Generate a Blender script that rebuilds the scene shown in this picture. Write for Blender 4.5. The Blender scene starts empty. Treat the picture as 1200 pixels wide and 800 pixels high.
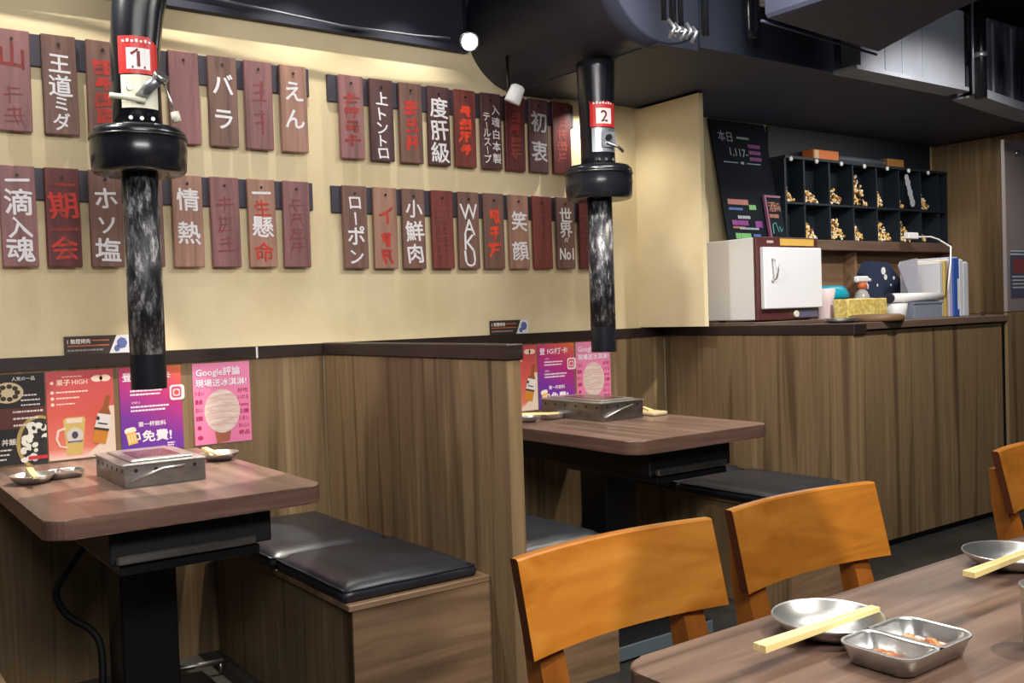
import bpy, bmesh, math, random
from mathutils import Vector, Matrix, noise
random.seed(7)
SC = bpy.context.scene
COL = SC.collection
PI = math.pi

# ------------------------------------------------------------------ camera
def make_camera():
    yaw, pit, rol = math.radians(35.70), math.radians(-1.585), math.radians(-1.91)
    f = Vector((math.sin(yaw)*math.cos(pit), math.cos(yaw)*math.cos(pit), math.sin(pit)))
    r = Vector((math.cos(yaw), -math.sin(yaw), 0))
    u = r.cross(f)
    r2 = r*math.cos(rol) + u*math.sin(rol)
    u2 = -r*math.sin(rol) + u*math.cos(rol)
    m = Matrix((r2, u2, -f)).transposed().to_4x4()
    m.translation = (0, 0, 1.193)
    cam = bpy.data.cameras.new('camera')
    cam.sensor_width = 36
    cam.lens = 36*1139/1200
    cam.clip_start = .02
    o = bpy.data.objects.new('camera', cam)
    o.matrix_world = m
    COL.objects.link(o)
    SC.camera = o
make_camera()

# ------------------------------------------------------------------ world, exposure, room lights, added fill
SC.view_settings.view_transform = 'Standard'
SC.view_settings.look = 'None'
SC.view_settings.gamma = 1
SC.view_settings.use_curve_mapping = False
SC.view_settings.exposure = 0.50
w = bpy.data.worlds.new('world')
SC.world = w
w.use_nodes = True
w.node_tree.nodes['Background'].inputs[0].default_value = (.72, .82, 1, 1)
w.node_tree.nodes['Background'].inputs[1].default_value = .03

def spot(loc, target, energy, angle, blend=.25, size=.03, color=(1, .90, .76)):
    l = bpy.data.lights.new('spot', 'SPOT')
    l.energy = energy
    l.spot_size = math.radians(angle)
    l.spot_blend = blend
    l.shadow_soft_size = size
    l.color = color
    o = bpy.data.objects.new('spot_light', l)
    COL.objects.link(o)
    o.location = loc
    d = Vector(target) - Vector(loc)
    o.rotation_euler = d.to_track_quat('-Z', 'Y').to_euler()
    return o

def area(loc, target, energy, sx, sy, color=(1, .92, .82)):
    l = bpy.data.lights.new('area', 'AREA')
    l.energy = energy
    l.shape = 'RECTANGLE'
    l.size = sx
    l.size_y = sy
    l.color = color
    o = bpy.data.objects.new('area_light', l)
    COL.objects.link(o)
    o.location = loc
    d = Vector(target) - Vector(loc)
    o.rotation_euler = d.to_track_quat('-Z', 'Y').to_euler()
    return o

# wall washers on the ceiling close to the lettered wall
for x in (.15, .62, 1.09, 1.56, 2.03):
    spot((x, 3.35, 2.60), (x, 3.41, 1.0), 12.5, 92, .7, .006, (1, .95, .86))
spot((2.98, 3.40, 2.165), (2.98, 3.46, 1.0), 8, 140, .8, .006, (1, .95, .86))
# downlights over the booth tables and the aisle
spot((1.40, 3.20, 2.52), (.86, 3.14, .75), 190, 32, .10, .015)
spot((.20, 2.95, 2.55), (1.62, 2.75, .55), 58, 56, .5, .04, (1, .95, .88))
spot((2.98, 2.52, 2.16), (2.66, 2.80, .75), 26, 58, .2)
spot((1.95, 2.45, 2.16), (3.47, 2.75, .6), 34, 70, .5, .04, (1, .95, .88))
# added soft fill: overhead areas facing down, and a frontal one behind the camera
area((.75, 1.45, 2.58), (.75, 1.451, 0), 11, 1.5, .6, (1, .96, .90))
area((2.5, 1.75, 2.58), (2.5, 1.751, 0), 34, 1.3, .6, (1, .96, .90))
area((.3, -.6, 2.35), (1.5, 3.2, 1.95), 52, 2.0, .5, (1, .97, .94))
# downlight above the near table; an added unseen pipe shades the chairs
spot((1.726, .125, 2.52), (1.35, .95, .75), 88, 95, .3, .02, (1, .92, .78))
spot((3.70, 1.55, 2.56), (4.5, 2.80, .7), 105, 88, .5, .05, (1, .95, .88))  # added spot that brightens the counter front
spot((4.05, 1.65, 2.35), (4.15, 2.59, 2.36), 3.5, 80, .8, .03, (.92, .95, 1))  # added spot that brightens the bare sheet-metal duct
# added strip of light under the soffit, brightens the kitchen shelf
area((4.9, 2.95, 2.15), (4.9, 3.12, 1.2), 5, 1.3, .06, (1, .95, .86))

# ------------------------------------------------------------------ materials
def srgb(r, g, b):
    f = lambda c: (c/255/12.92 if c/255 <= .04045 else ((c/255+.055)/1.055)**2.4)
    return (f(r), f(g), f(b), 1)

def mat(name, col, rough=.5, metal=0.0, spec=.5, coat=0.0):
    m = bpy.data.materials.new(name)
    m.use_nodes = True
    b = m.node_tree.nodes['Principled BSDF']
    b.inputs['Base Color'].default_value = col
    b.inputs['Roughness'].default_value = rough
    b.inputs['Metallic'].default_value = metal
    b.inputs['Specular IOR Level'].default_value = spec
    if coat:
        b.inputs['Coat Weight'].default_value = coat
        b.inputs['Coat Roughness'].default_value = .12
    return m

def nd(m, t, **kw):
    n = m.node_tree.nodes.new(t)
    for k, v in kw.items():
        setattr(n, k, v)
    return n

def lk(m, a, b):
    m.node_tree.links.new(a, b)

def ramp(m, stops):
    n = nd(m, 'ShaderNodeValToRGB')
    e = n.color_ramp.elements
    e[0].position, e[0].color = stops[0]
    e[1].position, e[1].color = stops[-1]
    for p, c in stops[1:-1]:
        x = e.new(p)
        x.color = c
    return n

def noisy(name, stops, scale=(1, 1, 1), nscale=5, detail=6, rough=.5, metal=0.0, spec=.5, bump=0.0, coat=0.0, dist=0.0, bscale=None, nrough=.55):
    """material whose colour is a ramp over stretched noise; used for wood, plaster, worn paint"""
    m = mat(name, stops[0][1], rough, metal, spec, coat)
    b = m.node_tree.nodes['Principled BSDF']
    tc = nd(m, 'ShaderNodeTexCoord')
    mp = nd(m, 'ShaderNodeMapping')
    mp.inputs['Scale'].default_value = scale
    oi = nd(m, 'ShaderNodeObjectInfo')
    ad = nd(m, 'ShaderNodeVectorMath', operation='MULTIPLY_ADD')
    cb = nd(m, 'ShaderNodeCombineXYZ')
    for i in range(3):
        lk(m, oi.outputs['Random'], cb.inputs[i])
    lk(m, cb.outputs[0], ad.inputs[0])
    ad.inputs[1].default_value = (17, 23, 31)
    lk(m, tc.outputs['Object'], ad.inputs[2])
    lk(m, ad.outputs[0], mp.inputs[0])
    n = nd(m, 'ShaderNodeTexNoise')
    n.inputs['Scale'].default_value = nscale
    n.inputs['Detail'].default_value = detail
    n.inputs['Roughness'].default_value = nrough
    n.inputs['Distortion'].default_value = dist
    lk(m, mp.outputs[0], n.inputs['Vector'])
    rp = ramp(m, stops)
    lk(m, n.outputs['Fac'], rp.inputs[0])
    lk(m, rp.outputs[0], b.inputs['Base Color'])
    if bump:
        bp = nd(m, 'ShaderNodeBump')
        bp.inputs['Strength'].default_value = bump
        bp.inputs['Distance'].default_value = .01
        if bscale:
            n2 = nd(m, 'ShaderNodeTexNoise')
            n2.inputs['Scale'].default_value = bscale
            n2.inputs['Detail'].default_value = 5
            lk(m, tc.outputs['Object'], n2.inputs['Vector'])
            lk(m, n2.outputs['Fac'], bp.inputs['Height'])
        else:
            lk(m, n.outputs['Fac'], bp.inputs['Height'])
        lk(m, bp.outputs[0], b.inputs['Normal'])
    return m

M = {}
M['plaster'] = noisy('beige_plaster', [(.3, srgb(212, 194, 154)), (.5, srgb(224, 207, 168)), (.75, srgb(232, 217, 180))], nscale=2.2, rough=.85, spec=.2, bump=.10, bscale=60)
M['ceiling'] = noisy('black_ceiling', [(.3, srgb(33, 36, 48)), (.7, srgb(44, 47, 60))], nscale=3, rough=.6, spec=.3)
M['duct'] = noisy('black_duct_paint', [(.3, srgb(58, 62, 80)), (.7, srgb(74, 78, 97))], nscale=2, rough=.6, spec=.4)
M['soffit'] = noisy('soffit_paint', [(.3, srgb(50, 55, 70)), (.7, srgb(60, 65, 81))], nscale=2, rough=.6, spec=.3)
M['floor'] = noisy('grey_floor', [(.3, srgb(40, 40, 40)), (.6, srgb(58, 57, 55)), (.8, srgb(72, 70, 66))], nscale=3, detail=9, rough=.35, spec=.4)
M['panel'] = noisy('walnut_laminate_upright', [(.28, srgb(72, 57, 40)), (.40, srgb(107, 87, 62)), (.48, srgb(131, 109, 80)), (.56, srgb(121, 99, 72)), (.74, srgb(162, 137, 102))], scale=(9, 9, .30), nscale=1.7, detail=9, rough=.45, spec=.35, dist=.5)
M['panel_flat'] = noisy('walnut_laminate_level', [(.28, srgb(92, 72, 54)), (.43, srgb(120, 95, 72)), (.55, srgb(138, 110, 84)), (.75, srgb(154, 126, 98))], scale=(.7, 9, 9), nscale=1.8, detail=7, rough=.45, spec=.35, dist=.5)
M['cap'] = noisy('dark_cap_wood', [(.3, srgb(36, 26, 25)), (.7, srgb(50, 37, 34))], scale=(2, 2, 20), nscale=3, rough=.4, spec=.45)
M['table_y'] = noisy('brown_laminate_y', [(.28, srgb(76, 58, 51)), (.45, srgb(106, 84, 74)), (.58, srgb(122, 98, 86)), (.78, srgb(144, 119, 106))], scale=(16, .8, 16), nscale=1.6, detail=7, rough=.28, spec=.45, dist=.4)
M['table_x'] = noisy('brown_laminate_x', [(.28, srgb(70, 52, 44)), (.43, srgb(104, 82, 70)), (.58, srgb(122, 98, 84)), (.78, srgb(148, 124, 108))], scale=(.7, 13, 13), nscale=2.2, detail=8, rough=.30, spec=.45, dist=.5)
M['table_edge'] = noisy('brown_edge_banding', [(.3, srgb(84, 62, 54)), (.55, srgb(104, 78, 68)), (.75, srgb(122, 94, 82))], scale=(1.2, 1.2, 22), nscale=2.5, detail=6, rough=.35, spec=.4)
M['chair'] = noisy('orange_varnished_wood', [(.3, srgb(154, 92, 26)), (.5, srgb(180, 113, 38)), (.75, srgb(198, 134, 56))], scale=(1.2, 5, 6), nscale=3, detail=7, rough=.28, spec=.5, coat=.3, dist=.6)
M['chair_leg'] = noisy('orange_leg_wood', [(.3, srgb(126, 72, 22)), (.7, srgb(162, 98, 36))], scale=(6, 6, 1), nscale=3, rough=.35, coat=.2)
M['chair_edge'] = mat('dark_chair_edge', srgb(72, 34, 16), .4)
M['vinyl'] = noisy('black_vinyl', [(.3, srgb(30, 33, 40)), (.7, srgb(42, 45, 53))], nscale=6, rough=.36, spec=.55, bump=.12, bscale=16)
M['black'] = mat('black_enamel', srgb(16, 17, 20), .32)
M['black_matt'] = mat('black_matt_paint', srgb(14, 14, 18), .6)
M['tube'] = noisy('black_gloss_tube', [(.35, srgb(20, 22, 27)), (.7, srgb(32, 34, 40))], nscale=4, rough=.22, spec=.6)
M['worn'] = noisy('worn_black_tube', [(.46, srgb(20, 22, 26)), (.54, srgb(70, 70, 74)), (.62, srgb(156, 155, 158))], scale=(1.6, 1.6, .55), nscale=24, detail=9, rough=.42, spec=.5, nrough=.75)
M['steel'] = noisy('stainless_steel', [(.3, srgb(196, 196, 194)), (.7, srgb(226, 226, 224))], nscale=8, rough=.30, metal=.92)
M['steel_dull'] = noisy('dull_steel', [(.3, srgb(130, 128, 126)), (.7, srgb(168, 165, 162))], scale=(1, 1, 3), nscale=12, rough=.38, metal=1)
M['galv'] = noisy('galvanised_sheet', [(.3, srgb(128, 132, 142)), (.7, srgb(156, 160, 170))], scale=(1.5, 1, .6), nscale=2, detail=4, rough=.5, metal=.15)
M['galv_stain'] = noisy('stained_galvanised_sheet', [(.40, srgb(30, 34, 42)), (.52, srgb(86, 90, 100)), (.75, srgb(146, 150, 160))], scale=(5, 1, .8), nscale=2.2, detail=6, rough=.5, metal=.15)
M['cream'] = mat('cream_metal', srgb(226, 224, 204), .35)
M['grey_metal'] = mat('grey_metal', srgb(150, 154, 160), .35, .7)
M['white'] = mat('white_plastic', srgb(232, 232, 234), .4)
M['white_cab'] = mat('white_enamel', srgb(236, 236, 240), .3)
M['maroon'] = mat('maroon_plastic', srgb(86, 46, 46), .4)
M['rail'] = mat('slate_rail_board', srgb(54, 50, 62), .55)
M['chalk'] = noisy('chalkboard_black', [(.3, srgb(10, 16, 24)), (.7, srgb(17, 24, 34))], nscale=5, rough=.85, spec=.2)
M['cubby'] = mat('dark_cubby_panel', srgb(18, 29, 40), .6)
M['shelfwood'] = noisy('dull_shelf_wood', [(.3, srgb(86, 68, 58)), (.7, srgb(112, 90, 76))], scale=(1, 8, 8), nscale=3, rough=.5)
M['gold'] = mat('gold_foil', srgb(255, 214, 136), .28, .35)
M['glint_foil'] = mat('pale_glint_foil', srgb(255, 246, 226), .3, .1)  # near-white colour that imitates glints on the gold bunches
M['ochre'] = mat('brown_foil', srgb(150, 104, 60), .35, .4)
M['wood_pale'] = noisy('pale_chopstick_wood', [(.3, srgb(232, 206, 132)), (.7, srgb(248, 228, 164))], scale=(2, 30, 30), nscale=3, rough=.6)
M['sauce'] = noisy('brown_sauce', [(.35, srgb(120, 62, 28)), (.5, srgb(176, 104, 56)), (.65, srgb(212, 160, 104)), (.8, srgb(232, 210, 176))], nscale=60, rough=.3)
M['paper'] = mat('white_paper', srgb(236, 234, 232), .7)
M['paint_white'] = mat('white_brush_paint', srgb(226, 222, 226), .7)
M['paint_red'] = noisy('red_brush_paint', [(.36, srgb(128, 60, 52)), (.52, srgb(196, 50, 40)), (.7, srgb(196, 50, 40))], scale=(6, 6, 2), nscale=9, detail=6, rough=.7)
M['paint_rust'] = noisy('rust_brush_paint', [(.36, srgb(98, 48, 46)), (.52, srgb(146, 50, 44)), (.7, srgb(146, 50, 44))], scale=(6, 6, 2), nscale=9, detail=6, rough=.7)
M['paint_faint'] = noisy('faint_red_paint', [(.36, srgb(110, 70, 70)), (.52, srgb(132, 56, 60)), (.7, srgb(132, 56, 60))], scale=(6, 6, 2), nscale=9, detail=6, rough=.7)
M['nail'] = mat('dark_nail', srgb(30, 22, 22), .5)
M['emit'] = mat('lamp_glow', (1, 1, 1, 1))
_b = M['emit'].node_tree.nodes['Principled BSDF']
_b.inputs['Emission Color'].default_value = (1, .96, .88, 1)
_b.inputs['Emission Strength'].default_value = 30
M['red_sticker'] = mat('red_sticker', srgb(206, 44, 42), .4)
M['white_sticker'] = mat('white_sticker', srgb(240, 236, 236), .4)

def flatm(r, g, b, rough=.55):
    k = 'print_%d_%d_%d' % (r, g, b)
    if k not in M:
        M[k] = mat(k, srgb(r, g, b), rough)
    return M[k]

def plank_mat(k, c):
    d = lambda q, s: srgb(*[min(255, int(v*s)) for v in q])
    return noisy('board_wood_'+k, [(.3, d(c, .92)), (.5, d(c, 1.14)), (.75, d(c, 1.3))], scale=(18, 18, 1.2), nscale=2, detail=6, rough=.5, spec=.35, dist=.4)
M['pl_brown'] = plank_mat('brown', (104, 78, 70))
M['pl_dark'] = plank_mat('dark', (76, 52, 52))
M['pl_red'] = plank_mat('red', (104, 54, 50))
M['pl_mauve'] = plank_mat('mauve', (118, 82, 82))
M['pl_tan'] = plank_mat('tan', (138, 104, 90))
M['pl_wine'] = plank_mat('wine', (84, 40, 40))

# ------------------------------------------------------------------ mesh builder
class MB:
    def __init__(self):
        self.v, self.f, self.s = [], [], []

    def add(self, vs, fs, smooth=False):
        n = len(self.v)
        self.v += [Vector(p) for p in vs]
        self.f += [tuple(i+n for i in q) for q in fs]
        self.s += [smooth]*len(fs)
        return self

    def box(self, x0, x1, y0, y1, z0, z1, bev=0.0, seg=1):
        bm = bmesh.new()
        vs = [bm.verts.new((x, y, z)) for x in (x0, x1) for y in (y0, y1) for z in (z0, z1)]
        for q in ((0, 1, 3, 2), (4, 6, 7, 5), (0, 4, 5, 1), (2, 3, 7, 6), (0, 2, 6, 4), (1, 5, 7, 3)):
            bm.faces.new([vs[i] for i in q])
        if bev:
            bmesh.ops.bevel(bm, geom=bm.edges[:], offset=bev, segments=seg, affect='EDGES', profile=.5)
        self.from_bm(bm, seg > 1)
        return self

    def from_bm(self, bm, smooth=False):
        bm.verts.index_update()
        self.add([v.co.copy() for v in bm.verts], [[v.index for v in f.verts] for f in bm.faces], smooth)
        bm.free()

    def prism(self, pts, z0, z1, bev=0.0):
        bm = bmesh.new()
        a = [bm.verts.new((p[0], p[1], z0)) for p in pts]
        b = [bm.verts.new((p[0], p[1], z1)) for p in pts]
        n = len(pts)
        bm.faces.new(a[::-1])
        bm.faces.new(b)
        for i in range(n):
            bm.faces.new((a[i], a[(i+1) % n], b[(i+1) % n], b[i]))
        if bev:
            es = [e for e in bm.edges if abs(e.verts[0].co.z-e.verts[1].co.z) < 1e-6]
            bmesh.ops.bevel(bm, geom=es, offset=bev, segments=2, affect='EDGES', profile=.5)
        bmesh.ops.recalc_face_normals(bm, faces=bm.faces[:])
        self.from_bm(bm)
        return self

    def loft(self, loops, cap0=True, cap1=True, smooth=True):
        n = len(loops[0])
        vs = [p for l in loops for p in l]
        fs = []
        for k in range(len(loops)-1):
            for i in range(n):
                j = (i+1) % n
                fs.append((k*n+i, k*n+j, (k+1)*n+j, (k+1)*n+i))
        self.add(vs, fs, smooth)
        m = len(self.v)-len(vs)
        if cap0:
            self.f.append(tuple(m+i for i in range(n))[::-1]); self.s.append(False)
        if cap1:
            self.f.append(tuple(m+(len(loops)-1)*n+i for i in range(n))); self.s.append(False)
        return self

    def lathe(self, prof, c=(0, 0, 0), n=28, axis='z', cap0=True, cap1=True):
        loops = []
        for r, h in prof:
            l = []
            for i in range(n):
                a = 2*PI*i/n
                x, y = r*math.cos(a), r*math.sin(a)
                p = (x, y, h) if axis == 'z' else ((h, x, y) if axis == 'x' else (y, h, x))
                l.append((p[0]+c[0], p[1]+c[1], p[2]+c[2]))
            loops.append(l)
        return self.loft(loops, cap0, cap1)

    def tube(self, pts, r, n=10, rs=None):
        pts = [Vector(p) for p in pts]
        loops = []
        up = None
        for i, p in enumerate(pts):
            t = (pts[min(i+1, len(pts)-1)]-pts[max(i-1, 0)]).normalized()
            if up is None:
                up = t.orthogonal().normalized()
            up = (up-t*up.dot(t)).normalized()
            b = t.cross(up)
            rr = rs[i] if rs else r
            loops.append([p+(up*math.cos(2*PI*k/n)+b*math.sin(2*PI*k/n))*rr for k in range(n)])
        return self.loft(loops)

    def flat(self, pts, d=0.0, y=0.0):
        """flat outline in the upright XZ plane that faces -Y, d in front of plane y"""
        self.add([(p[0], y-d, p[1]) for p in pts], [tuple(range(len(pts)))])
        return self

    def rect(self, u0, v0, u1, v1, d=0.0, y=0.0):
        return self.flat([(u0, v0), (u1, v0), (u1, v1), (u0, v1)], d, y)

    def disc(self, u, v, ru, rv=None, d=0.0, y=0.0, n=28, a0=0, rot=0):
        rv = rv or ru
        c, s = math.cos(rot), math.sin(rot)
        P = []
        for i in range(n):
            x, z = ru*math.cos(2*PI*i/n), rv*math.sin(2*PI*i/n)
            P.append((u+x*c-z*s, v+x*s+z*c))
        return self.flat(P, d, y)

    def move(self, fn):
        self.v = [Vector(fn(p)) for p in self.v]
        return self

    def turned(self, ang, c=(0, 0, 0), axis='Z'):
        R = Matrix.Rotation(ang, 3, axis)
        c = Vector(c)
        self.v = [R @ (p-c)+c for p in self.v]
        return self

def smooth_path(P, k=5):
    P = [Vector(p) for p in P]
    o = []
    for i in range(len(P)-1):
        a, b, c, d = P[max(i-1, 0)], P[i], P[i+1], P[min(i+2, len(P)-1)]
        for j in range(k):
            t = j/k
            o.append(.5*(2*b+(c-a)*t+(2*a-5*b+4*c-d)*t*t+(3*b-a-3*c+d)*t**3))
    return o+[P[-1]]

def wpos(o):
    p = Vector((0, 0, 0))
    while o is not None:
        p += o.location
        o = o.parent
    return p

def obj(name, mb, m, parent=None, local=False):
    """one mesh object; geometry in world metres unless local"""
    me = bpy.data.meshes.new(name)
    off = Vector((0, 0, 0)) if (parent is None or local) else wpos(parent)
    if parent is None and not local and mb.v:
        xs = [p.x for p in mb.v]; ys = [p.y for p in mb.v]; zs = [p.z for p in mb.v]
        off = Vector(((min(xs)+max(xs))/2, (min(ys)+max(ys))/2, min(zs)))
    me.from_pydata([p-off for p in mb.v], [], mb.f)
    me.polygons.foreach_set('use_smooth', mb.s)
    me.validate()
    if name not in FLATS:
        bm = bmesh.new(); bm.from_mesh(me)
        bmesh.ops.recalc_face_normals(bm, faces=bm.faces[:])
        bm.to_mesh(me); bm.free()
    me.update()
    me.materials.append(m)
    o = bpy.data.objects.new(name, me)
    COL.objects.link(o)
    if parent is not None:
        o.parent = parent
    elif not local:
        o.location = off
    return o
FLATS = {'lettering', 'painted_character', 'print', 'red_lettering', 'numeral', 'chalk_writing'}

def tag(o, label=None, cat=None, group=None, kind=None):
    if label: o['label'] = label
    if cat: o['category'] = cat
    if group: o['group'] = group
    if kind: o['kind'] = kind
    return o

def thing(name, loc, label, cat, group=None, rz=0):
    o = bpy.data.objects.new(name, None)
    o.empty_display_size = .05
    COL.objects.link(o)
    o.location = loc
    o.rotation_euler = (0, 0, rz)
    return tag(o, label, cat, group)

def struct(name, mb, m, parent=None):
    return tag(obj(name, mb, m, parent), kind='structure')

def box(*a, **k):
    return MB().box(*a, **k)

def dup(root, loc, label=None, group=None, rz=None):
    r = root.copy()
    COL.objects.link(r)
    r.location = loc
    if rz is not None: r.rotation_euler = (0, 0, rz)
    if label: r['label'] = label
    if group: r['group'] = group
    for ch in list(root.children):
        c = ch.copy(); COL.objects.link(c); c.parent = r
        for g in list(ch.children):
            d = g.copy(); COL.objects.link(d); d.parent = c
    return r

def rrect(x0, x1, y0, y1, r, n=6):
    P = []
    for cx, cy, a in ((x1-r, y1-r, 0), (x0+r, y1-r, PI/2), (x0+r, y0+r, PI), (x1-r, y0+r, 1.5*PI)):
        for i in range(n+1):
            t = a+PI/2*i/n
            P.append((cx+r*math.cos(t), cy+r*math.sin(t)))
    return P

# ------------------------------------------------------------------ lettering
_cu = bpy.data.curves.new('glyphs', 'FONT')
_cu.resolution_u = 2
_to = bpy.data.objects.new('glyphs', _cu)
COL.objects.link(_to)
_cache = {}
def glyphs(body, bold=0.0):
    k = (body, bold)
    if k not in _cache:
        _cu.body = body
        _cu.offset = bold
        dg = bpy.context.evaluated_depsgraph_get()
        me = bpy.data.meshes.new_from_object(_to.evaluated_get(dg))
        vs = [v.co.copy() for v in me.vertices]
        fs = [tuple(p.vertices) for p in me.polygons]
        bpy.data.meshes.remove(me)
        _cache[k] = (vs, fs)
    return _cache[k]

def write(mb, body, u, v, size, bold=.012, d=0.0, y=0.0, hand=0.0, sx=1.0, width=None, center=True, seed=0):
    """adds the text, centred on (u, v), to mb in the upright plane facing -Y; size is the body height"""
    fat = bold*.85 if bold > .012 else 0
    vs, fs = glyphs(body, 0.0 if fat else bold*.5)
    if not vs: return mb
    x0 = min(p.x for p in vs); x1 = max(p.x for p in vs)
    y0 = min(p.y for p in vs); y1 = max(p.y for p in vs)
    if len(body) == 1 and hand:
        cx, cy = (x0+x1)/2, (y0+y1)/2
    else:
        cx, cy = (x0+x1)/2, .36
    if not center: cx = x0
    k = size*sx
    if width: k = width/(x1-x0)
    rnd = random.Random(body+str(u)+str(v))
    a = rnd.uniform(-.07, .07)*(1 if hand else 0)
    sh = -.06 if hand else 0
    P = []
    for p in vs:
        x, z = p.x-cx, p.y-cy
        if hand:
            q = noise.noise_vector(Vector((p.x*2.2+seed*3, p.y*2.2, u*31)))
            x += q.x*hand; z += q.y*hand
            x += sh*z
            x, z = x*math.cos(a)-z*math.sin(a), x*math.sin(a)+z*math.cos(a)
        P.append((u+x*k, v+z*size))
    for j, (ox, oz) in enumerate(((0, 0), (1, 0), (-1, 0), (0, 1), (0, -1)) if fat else ((0, 0),)):
        mb.add([(p[0]+ox*fat*size, y-d-.00002*j, p[1]+oz*fat*size) for p in P], fs)
    return mb

def stroke(mb, pts, w, d=0.0, y=0.0):
    """one brush stroke through pts"""
    n = len(pts)
    L, R = [], []
    for i, (a, b) in enumerate(pts):
        p, q = pts[max(i-1, 0)], pts[min(i+1, n-1)]
        dx, dz = q[0]-p[0], q[1]-p[1]
        l = math.hypot(dx, dz) or 1
        ww = w*(1-.35*i/(n-1))/2
        L.append((a-dz/l*ww, b+dx/l*ww)); R.append((a+dz/l*ww, b-dx/l*ww))
    vs = [(p[0], y-d, p[1]) for p in R]+[(p[0], y-d, p[1]) for p in L]
    mb.add(vs, [(i, i+1, n+i+1, n+i) for i in range(n-1)])

def brush_marks(mb, u, top, h, seed, rows, w=.008, d=0.0, y=0.0, half=.034):
    """rows of illegible brush characters down a hanging board"""
    rnd = random.Random(seed)
    for k in range(rows):
        vc = top-h*(.2+.66*(k+.5)/rows)
        hh = h*.66/rows*.42
        for j in range(rnd.choice((2, 3))):
            z = vc+hh*(1-2*(j+.5)/3)+rnd.uniform(-.003, .003)
            a = rnd.uniform(.5, 1)*half
            stroke(mb, [(u-a, z-.002), (u, z+rnd.uniform(-.001, .003)), (u+a*.95, z+.003)], w*rnd.uniform(.8, 1.2), d+.0001*j, y)
        for j in range(rnd.choice((1, 2))):
            x = u+rnd.uniform(-.6, .6)*half
            stroke(mb, [(x, vc+hh), (x+rnd.uniform(-.004, .004), vc), (x+rnd.uniform(-.016, .016), vc-hh)], w*rnd.uniform(.8, 1.2), d+.0004+.0001*j, y)

# ------------------------------------------------------------------ the setting
WY = 3.54
struct('floor', box(-2.2, 7.6, -2.2, 3.9, -.06, 0), M['floor'])
struct('wall_back', box(-1.5, 7.2, WY, WY+.14, 0, 2.34), M['plaster'])
struct('wall_upper', box(-1.5, 7.2, WY, WY+.14, 2.34, 2.62), M['ceiling'])
struct('ceiling', box(-2.2, 7.6, -2.2, 3.9, 2.62, 2.70), M['ceiling'])
struct('wall_right', box(7.2, 7.34, -2.2, 3.68, 0, 2.62), M['soffit'])
struct('wall_column', MB().prism([(3.33, 3.11), (3.356, 3.11), (3.44, 3.20), (3.54, 3.30), (3.54, WY), (3.33, WY)], 1.109, 2.177), M['plaster'])
struct('trim_1', box(-1.5, 1.343, 3.512, WY, 1.062, 1.106), M['cap'])
struct('trim_2', box(1.353, 1.617, 3.512, WY, 1.062, 1.106), M['cap'])
struct('trim_3', box(1.667, 3.47, 3.512, WY, 1.062, 1.106), M['cap'])
struct('trim_4', box(-1.5, 2.34, 3.50, WY, 2.325, 2.35), M['ceiling'])
struct('trim_5', box(1.344, 1.352, 3.516, WY, 1.062, 1.104), M['paper'])
struct('wainscot_left', box(-1.5, 1.617, 3.522, WY, 0, 1.062), M['panel'])
struct('wainscot_right', box(1.667, 3.47, 3.522, WY, 0, 1.062), M['panel'])

# booth partitions
def partition(x0, x1, y0, label):
    t = thing('booth_partition', ((x0+x1)/2, (y0+3.54)/2, 0), label, 'partition')
    obj('panel', box(x0, x1, y0, 3.511, 0, 1.062, bev=.002), M['panel'], t)
    obj('cap', box(x0-.006, x1+.006, y0-.008, 3.511, 1.062, 1.108, bev=.003), M['cap'], t)
    return t
partition(1.617, 1.667, 2.28, 'tall wood-grain partition with dark cap between the two booths')
partition(3.469, 3.545, 2.423, 'wood-grain partition with dark cap at the kitchen end of the second booth')

# ducts and soffit overhead
t = thing('ceiling_soffit', (4.9, 3.0, 2.19), 'dark boxed-in soffit hanging above the kitchen counter', 'soffit')
obj('casing', box(2.80, 7.15, 2.60, WY, 2.19, 2.615), M['soffit'], t)
obj('edge_band', box(2.585, 2.80, 2.612, WY, 2.178, 2.30), M['soffit'], t)
t = thing('round_duct', (2.62, 2.5, 2.45), 'big round black duct running out from the lettered wall', 'duct')
mb = MB().lathe([(.262, 2.605), (.272, 2.61), (.272, 2.66), (.276, 2.665), (.276, 2.69), (.272, 2.695), (.272, WY-.003)], (2.62, 0, 2.452), 64, 'y')
mb.v = [Vector((p.x, p.y, min(p.z, 2.612))) for p in mb.v]
obj('duct_shell', mb, M['duct'], t)
mb = MB()
t = thing('square_duct', (3.1, 1.9, 2.2), 'black ceiling duct in front of the grey metal duct', 'duct')
pts = [(2.771, 2.262), (2.79, 1.1), (3.0, 1.1), (3.295, 1.89), (3.555, 2.335)]
obj('duct_shell', MB().prism(pts, 2.20, 2.61, bev=.02), M['duct'], t)
obj('flange', MB().tube([(2.765, 2.275, 2.2), (3.56, 2.348, 2.2)], .005, 8), M['duct'], t)
t = thing('galvanised_duct', (4.1, 2.56, 2.19), 'bare grey sheet-metal duct beside the hanging black pipe', 'duct')
obj('duct_shell', box(3.676, 4.50, 2.50, 2.597, 2.195, 2.56), M['galv'], t)
for x in (3.85, 3.98, 4.14):
    obj('seam', box(x, x+.006, 2.496, 2.501, 2.2, 2.56), M['galv'], t)
obj('lower_flange', box(3.62, 4.50, 2.48, 2.598, 2.180, 2.197), M['galv'], t)
t = thing('stained_duct', (5.2, 2.55, 2.12), 'stained sheet-metal duct right of the hanging black pipe', 'duct')
loops = []
for k in range(13):
    x = 4.56+.15*k
    zb = 2.172-.05*math.sin(min(1, k/6)*PI/2)
    loops.append([(x, 2.50, zb), (x, 2.597, zb), (x, 2.597, 2.56), (x, 2.50, 2.56)])
obj('duct_shell', MB().loft(loops, smooth=False), M['galv_stain'], t)
loops = []
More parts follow.
